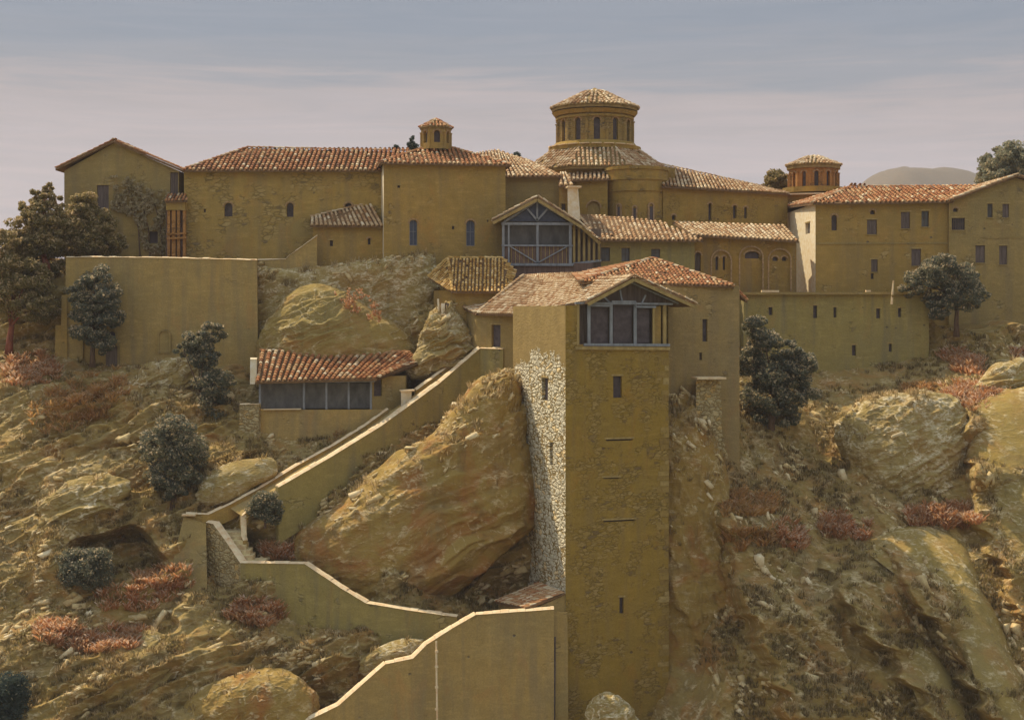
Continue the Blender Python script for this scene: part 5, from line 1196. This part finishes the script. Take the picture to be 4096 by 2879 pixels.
def scrub(label, x0, y0, x1, y1, mat='bloom', n=260, h=.55, name='flowering_shrub', slope=0, cat='shrub'):
    gx = (x1 - x0) * .12; gy = (y1 - y0) * .18; x0 -= gx; x1 += gx; y0 -= gy; y1 += gy; n = int(n * 1.5)
    """upright tufts over a patch of the slope"""
    V = []; Tn = []; Ymin = 1e9; pts = []
    for _ in range(n):
        u = random.random(); v = random.random()
        if ((u - .5) / .5) ** 2 + ((v - .5) / .5) ** 2 > 1.05 + random.uniform(-.75, .2): continue
        nz = float(fbm(np.array([(x0 + (x1 - x0) * u) / 30.]), np.array([(y0 + (y1 - y0) * v) / 18.]), np.array([y0 * .1]), 1., 2)[0])
        if nz < -.12: continue
        px = x0 + (x1 - x0) * u; py = y0 + (y1 - y0) * v + slope * (u - .5) * (x1 - x0)
        pts.append(ground_at(px, py))
    for g in pts:
        g = g + Vector((0, -.12, .02)); cl = random.uniform(.0, .62)
        for k in range(9):
            a = random.uniform(0, 6.28); lean = random.uniform(.1, .9); L = h * random.uniform(.5, 1.15)
            dv = Vector((math.cos(a) * lean, math.sin(a) * lean, 1)).normalized(); sd = dv.cross(Vector((random.uniform(-1, 1), random.uniform(-1, 1), .1))).normalized() * .035
            b = g + Vector((math.cos(a), math.sin(a), 0)) * .14
            m = b + dv * L * .6; e = b + dv * L + Vector((math.cos(a), math.sin(a), -.2)) * L * .2
            V += [b - sd, b + sd, m + sd * 1.3, m - sd * 1.3, m - sd * 1.3, m + sd * 1.3, e + sd * .9, e - sd * .9]; Tn += [min(.8, cl + random.uniform(-.1, .2)), random.uniform(.75, 1) if random.random() < .42 else min(.8, cl + random.uniform(0, .25))]
    if not V: return
    V = np.array([tuple(v) for v in V]); Q = np.arange(len(V)).reshape(-1, 4)
    return tag(np_mesh(name, V, Q, Tn, M[mat]), label, cat)
G = None
scrub('pinkish red scrub at the far left below the red trunk', 10, 1440, 230, 1530, n=330, slope=-.1)
scrub('long band of orange scrub climbing the upper left slope', 170, 1540, 480, 1680, 'bloom_orange', 520, slope=-.35)
scrub('pink scrub in front of the dark hollow beside the buttress', 425, 2310, 730, 2420, n=420, slope=-.25)
scrub('red scrub under the lower stair wall', 930, 2420, 1120, 2500, n=330)
scrub('vivid red scrub low in the left foreground', 170, 2500, 340, 2580, n=260, slope=.1)
scrub('second vivid red scrub right of the one in the left foreground', 330, 2520, 560, 2600, n=300, slope=-.15)
scrub('pale red scrub on the slope right against the tower side', 2690, 1610, 2825, 1740, n=360, slope=.4)
scrub('orange-red scrub capping the rounded rock right of the tower', 2825, 1985, 3095, 2060, 'bloom_orange', 420)
scrub('orange scrub on the second rounded rock down from the tower side', 2895, 2130, 3080, 2200, 'bloom_orange', 300)
scrub('red scrub in the gully between the rounded rocks and the big boulder', 3090, 2110, 3210, 2190, n=220, slope=.3)
scrub('pale pink scrub left of the foot of the big pale boulder', 3290, 2070, 3470, 2150, n=300, slope=.1)
scrub('large bright red scrub growing at the right foot of the big boulder', 3640, 2040, 3890, 2110, n=520, h=.7)
scrub('pink scrub below the bastion corner', 3765, 1420, 3915, 1495, n=260, slope=.3)
scrub('broad red scrub between the big boulder and the flat-topped rock', 3770, 1550, 3990, 1640, n=460, h=.6)
scrub('short orange fringe of scrub along the crest of the big boulder', 3590, 1545, 3710, 1575, 'bloom_orange', 160, h=.4)
scrub('pink scrub at the right edge above the flat-topped rock', 4050, 1405, 4140, 1480, n=180)
scrub('rusty scrub hugging the foot of the steps', 1060, 2180, 1185, 2235, n=220)
scrub('yellow scrub left of the lower stair parapet', 830, 1830, 1090, 1880, 'scrub_yellow', 380, h=.4, slope=-.2)
scrub('yellow-orange tufts under the base of the shed', 1320, 1690, 1450, 1740, 'bloom_orange', 200, h=.4, slope=-.4)
def patch_on(label, pts, Yf, mat='bloom', h=.4, n=200, name='flowering_shrub'):
    V = []; Tn = []
    for _ in range(n):
        i = random.randrange(len(pts) - 1); u = random.random(); a, b = pts[i], pts[i + 1]
        g = P(a[0] + (b[0] - a[0]) * u, a[1] + (b[1] - a[1]) * u + random.gauss(8, 24), Yf + random.uniform(-.8, .2))
        if vnoise(np.array([g.x * 1.4]), np.array([g.z * 1.4]), np.array([3.]))[0] < -.1: continue
        for k in range(12):
            an = random.uniform(0, 6.28); dv = Vector((math.cos(an) * .6, math.sin(an) * .6, 1)).normalized(); sd = dv.cross(Vector((.3, 1, .1))).normalized() * .03; L = h * random.uniform(.5, 1.1)
            V += [g - sd, g + sd, g + dv * L + sd, g + dv * L - sd]; Tn.append(random.uniform(.1, .7) if random.random() < .75 else random.uniform(.8, 1))
    V = np.array([tuple(v) for v in V]); return tag(np_mesh(name, V, np.arange(len(V)).reshape(-1, 4), Tn, M[mat]), label, 'shrub')
patch_on('red and cream flowering scrub on the right shoulder of the rock dome', [(1330, 1190), (1400, 1210), (1460, 1228), (1520, 1258)], 119.2, n=210, h=.3)

# dry grass and ground cover on the ledges
def ground_cover(name, mat, n, seed, sc, thr, hh, lo, hi, pts=False):
    rg = np.random.default_rng(seed); nr, nc = TPX.shape
    i = rg.integers(2, 556, n * 5); j = rg.integers(72, nc - 72, n * 5)
    c = TG[i, j]; gx = TG[i, np.minimum(j + 1, nc - 1)] - TG[i, j - 1]; gz = TG[i - 1, j] - TG[np.minimum(i + 1, nr - 1), j]
    nn = np.cross(gx, gz); nn /= np.linalg.norm(nn, axis=1, keepdims=True) + 1e-9; nn *= np.sign(-nn[:, 1:2] + 1e-9)
    keep = (nn[:, 2] > .35 + rg.uniform(-.15, .15, len(i))) & (fbm(c[:, 0], c[:, 1], c[:, 2], sc, 3) > thr)
    c = c[keep][:n]
    if pts:
        c = []
        for G, mr in BLOBS:
            R, mm, _ = G.shape; q = int(np.ptp(G[..., 0]) * np.ptp(G[..., 2]) * 8); aa = rg.integers(8, R - 1, q); bb = rg.integers(0, mm, q); p = G[aa, bb]
            up = (p[:, 2] - G[0, 0, 2]) / np.ptp(G[..., 2]) - .6 * (p[:, 0] - G[0, 0, 0]) / np.ptp(G[..., 0]); kk = (up > rg.uniform(.12, .45, q)) & (fbm(p[:, 0], p[:, 1] + 20, p[:, 2], 1.2, 2) > -.02); c.append(p[kk])
        c = np.concatenate(c)[rg.permutation(sum(len(x) for x in c))][:n]
    m = len(c); K = 9
    a = rg.uniform(0, 2 * math.pi, (m, K)); lean = rg.uniform(.1, .9, (m, K)); L = rg.uniform(.5, 1.2, (m, K)) * hh
    dv = np.stack([np.cos(a) * lean, np.sin(a) * lean, np.ones_like(a)], -1); dv /= np.linalg.norm(dv, axis=-1, keepdims=True)
    sd = np.stack([-np.sin(a), np.cos(a), np.zeros_like(a)], -1) * .035
    b = c[:, None, :] + np.stack([np.cos(a), np.sin(a), 0 * a], -1) * .12
    e = b + dv * L[..., None]
    V = np.stack([b - sd, b + sd, e + sd * .5, e - sd * .5], 2).reshape(-1, 3)
    t = np.clip(np.repeat(rg.uniform(lo, hi, m), K) + rg.normal(0, .12, m * K), 0, 1)
    tag(np_mesh(name, V, np.arange(len(V)).reshape(-1, 4), t, M[mat]), kind='stuff')
def loose_stones():  # pale stones added to stand in for highlight strokes on the rock
    rg = np.random.default_rng(21); C = []; A = []; Sz = []
    nr, nc = TPX.shape; n = 90000
    i = rg.integers(2, 556, n); j = rg.integers(72, nc - 72, n); g = TG[i, j]; mix = np.clip((TPX[i, j] - 2300) / 500, 0, 1)
    m = fbm(g[:, 0] + 11, g[:, 1], g[:, 2], 4.5, 3); m2 = fbm(g[:, 0] + 70, g[:, 1], g[:, 2], 1.4, 2)
    k = (m > .07) & (m2 > .05) & (rg.random(n) < .36 - .08 * mix); C.append(g[k]); A.append(mix[k])
    for G, mr in BLOBS:
        R, mm, _ = G.shape; area = np.ptp(G[..., 0]) * np.ptp(G[..., 2]); q = int(area * (11 if area > 250 and mr == 0 else 7))
        a = rg.integers(4, R - 1, q); bb = rg.integers(0, mm, q); p = G[a, bb]
        cx, cz = G[0, 0, 0], G[0, 0, 2]; up = (p[:, 2] - cz) / np.ptp(G[..., 2]) - .5 * (p[:, 0] - cx) / np.ptp(G[..., 0])
        k = (fbm(p[:, 0] + 5, p[:, 1], p[:, 2], 1.6, 3) > -.02) & (up > rg.uniform(.08, .6, q)); C.append(p[k]); A.append(np.full(k.sum(), mr))
    C = np.concatenate(C); A = np.concatenate(A); n = len(C)
    ang = np.where(rg.random(n) < A, -.9, .42) + rg.normal(0, .35, n)
    e = np.stack([np.cos(ang), rg.normal(0, .25, n), np.sin(ang)], -1); e /= np.linalg.norm(e, axis=1, keepdims=True)
    f = np.stack([-np.sin(ang) * .4, -np.ones(n), np.cos(ang) * .5], -1); f -= e * (e * f).sum(1, keepdims=True); f /= np.linalg.norm(f, axis=1, keepdims=True); h = np.cross(e, f)
    L = .06 + .34 * rg.random(n) ** 2.2 * (1 + 1.0 * (rg.random(n) < .12)); W = L * rg.uniform(.3, .6, n); H = L * rg.uniform(.22, .42, n)
    sg = np.array([(-1, -1, -1), (1, -1, -1), (1, 1, -1), (-1, 1, -1), (-1, -1, 1), (1, -1, 1), (1, 1, 1), (-1, 1, 1)], dtype=float)
    V = np.zeros((n, 8, 3))
    for q in range(8):
        jt = rg.uniform(.55, 1.1, (n, 3)); V[:, q] = C + e * (L * sg[q, 0] * jt[:, 0])[:, None] + f * (W * sg[q, 1] * jt[:, 1])[:, None] + h * (H * sg[q, 2] * jt[:, 2])[:, None]
    fc = np.array([(3, 2, 1, 0), (4, 5, 6, 7), (0, 1, 5, 4), (1, 2, 6, 5), (2, 3, 7, 6), (3, 0, 4, 7)])
    Q = (np.arange(n)[:, None, None] * 8 + fc[None]).reshape(-1, 4); t = np.repeat(np.clip(rg.normal(.5, .25, n), 0, 1), 6)
    tag(np_mesh('loose_stones', V.reshape(-1, 3), Q, t, M['stone_pale']), kind='stuff'); print('stones', n)
loose_stones()
ground_cover('dry_grass', 'grass', 12000, 3, 2.0, .0, .32, .15, 1.0)
ground_cover('rock_scrub', 'grass', 6500, 9, .9, -.02, .44, .55, 1.05, pts=True)
ground_cover('ground_cover', 'leaf_olive', 8000, 5, 2.6, .0, .24, .35, .95)

# ------------------------------------------------------------ sky, sun, camera
SUN_EL = math.radians(50); SUN_AZ = math.radians(40)      # azimuth: degrees behind due left
sd = Vector((-math.cos(SUN_EL) * math.cos(SUN_AZ), math.cos(SUN_EL) * math.sin(SUN_AZ), math.sin(SUN_EL)))
L = bpy.data.lights.new('sun', 'SUN'); L.energy = 4.4; L.angle = math.radians(.5); L.color = (1.0, .86, .66)
lo = bpy.data.objects.new('sun', L); COL.objects.link(lo); lo.rotation_euler = (-sd).to_track_quat('-Z', 'Y').to_euler(); lo.location = sd * 200
w = bpy.data.worlds.new('World'); scene.world = w; w.use_nodes = True; nt = w.node_tree
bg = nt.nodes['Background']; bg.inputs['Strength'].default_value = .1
sky = nt.nodes.new('ShaderNodeTexSky'); sky.sky_type = 'NISHITA'; sky.sun_disc = False; sky.sun_elevation = SUN_EL
sky.sun_rotation = math.atan2(sd.x, sd.y); sky.air_density = 1.2; sky.dust_density = 3.5; sky.ozone_density = 1.0
def wn(ty, **k):
    n_ = nt.nodes.new(ty)
    for a, b in k.items(): setattr(n_, a, b)
    return n_
tc = wn('ShaderNodeTexCoord'); sep = wn('ShaderNodeSeparateXYZ'); nt.links.new(tc.outputs['Generated'], sep.inputs[0])
mp = wn('ShaderNodeMapping'); mp.inputs['Scale'].default_value = (2.5, 2.5, 34); nt.links.new(tc.outputs['Generated'], mp.inputs[0])
nz = wn('ShaderNodeTexNoise'); nz.inputs['Scale'].default_value = 2.2; nz.inputs['Detail'].default_value = 6; nz.inputs['Roughness'].default_value = .6; nz.inputs['Distortion'].default_value = .5; nt.links.new(mp.outputs[0], nz.inputs['Vector'])
m1_ = wn('ShaderNodeMath', operation='MULTIPLY_ADD'); nt.links.new(nz.outputs['Fac'], m1_.inputs[0]); m1_.inputs[1].default_value = .085; nt.links.new(sep.outputs['Z'], m1_.inputs[2])
m2_ = wn('ShaderNodeMath', operation='MULTIPLY_ADD'); nt.links.new(m1_.outputs[0], m2_.inputs[0]); m2_.inputs[1].default_value = 2.5; m2_.inputs[2].default_value = -.106
cr = wn('ShaderNodeValToRGB'); nt.links.new(m2_.outputs[0], cr.inputs[0])
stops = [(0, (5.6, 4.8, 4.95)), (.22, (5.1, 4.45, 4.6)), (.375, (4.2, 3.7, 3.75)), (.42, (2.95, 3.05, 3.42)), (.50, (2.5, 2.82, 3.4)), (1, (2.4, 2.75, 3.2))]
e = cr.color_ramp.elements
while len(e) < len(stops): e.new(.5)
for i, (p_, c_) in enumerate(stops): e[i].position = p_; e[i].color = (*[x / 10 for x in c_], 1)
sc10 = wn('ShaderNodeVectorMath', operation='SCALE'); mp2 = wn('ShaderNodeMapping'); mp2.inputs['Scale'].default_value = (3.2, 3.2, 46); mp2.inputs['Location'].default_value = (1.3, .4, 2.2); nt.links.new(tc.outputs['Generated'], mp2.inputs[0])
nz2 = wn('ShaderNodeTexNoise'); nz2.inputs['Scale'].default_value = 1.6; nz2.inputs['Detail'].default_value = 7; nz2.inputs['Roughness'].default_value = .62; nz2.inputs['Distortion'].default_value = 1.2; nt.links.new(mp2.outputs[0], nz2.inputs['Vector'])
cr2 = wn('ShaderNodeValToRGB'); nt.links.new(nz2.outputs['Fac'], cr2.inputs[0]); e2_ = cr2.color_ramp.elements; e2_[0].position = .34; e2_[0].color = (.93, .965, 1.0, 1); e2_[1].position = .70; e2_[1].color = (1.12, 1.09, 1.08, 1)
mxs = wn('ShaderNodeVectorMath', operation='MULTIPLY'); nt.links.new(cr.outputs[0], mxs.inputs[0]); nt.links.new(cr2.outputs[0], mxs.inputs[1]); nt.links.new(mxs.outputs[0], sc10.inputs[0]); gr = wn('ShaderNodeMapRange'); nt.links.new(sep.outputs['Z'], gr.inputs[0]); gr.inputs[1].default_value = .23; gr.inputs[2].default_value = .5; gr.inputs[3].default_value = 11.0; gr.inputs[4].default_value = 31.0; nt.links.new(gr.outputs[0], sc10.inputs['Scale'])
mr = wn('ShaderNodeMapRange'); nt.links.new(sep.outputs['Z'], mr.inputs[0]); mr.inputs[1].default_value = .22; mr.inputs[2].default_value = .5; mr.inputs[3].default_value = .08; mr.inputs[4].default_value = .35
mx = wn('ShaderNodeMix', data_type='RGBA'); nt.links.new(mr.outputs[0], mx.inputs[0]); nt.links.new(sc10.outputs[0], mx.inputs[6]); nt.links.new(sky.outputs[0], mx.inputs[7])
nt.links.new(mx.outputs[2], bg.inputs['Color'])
cam = bpy.data.cameras.new('camera'); cam.lens = 50; cam.sensor_width = 36; cam.shift_y = -(1439.5 - HZ) / 4096; cam.clip_end = 30000; cam.clip_start = .5
co = bpy.data.objects.new('camera', cam); COL.objects.link(co); co.rotation_euler = (math.radians(90), 0, 0); scene.camera = co
scene.view_settings.view_transform = 'Standard'; scene.view_settings.look = 'None'; scene.view_settings.exposure = 0; scene.view_settings.gamma = 1

if HAZE:
    mb = MB(); x0, x1, y0, y1, z0, z1 = -2500., 2500., -40., 2300., -100., 190.
    mb.hexa([Vector((x0, y0, z0)), Vector((x1, y0, z0)), Vector((x1, y1, z0)), Vector((x0, y1, z0)), Vector((x0, y0, z1)), Vector((x1, y0, z1)), Vector((x1, y1, z1)), Vector((x0, y1, z1))])
    hm = bpy.data.materials.new('haze_air'); hm.use_nodes = True; ht = hm.node_tree; ht.nodes.remove(ht.nodes['Principled BSDF'])
    pv = ht.nodes.new('ShaderNodeVolumePrincipled'); pv.inputs['Color'].default_value = (.95, .93, .92, 1); pv.inputs['Density'].default_value = .00021; ht.links.new(pv.outputs[0], ht.nodes['Material Output'].inputs['Volume'])
    tag(mb.build('haze', hm), kind='stuff')
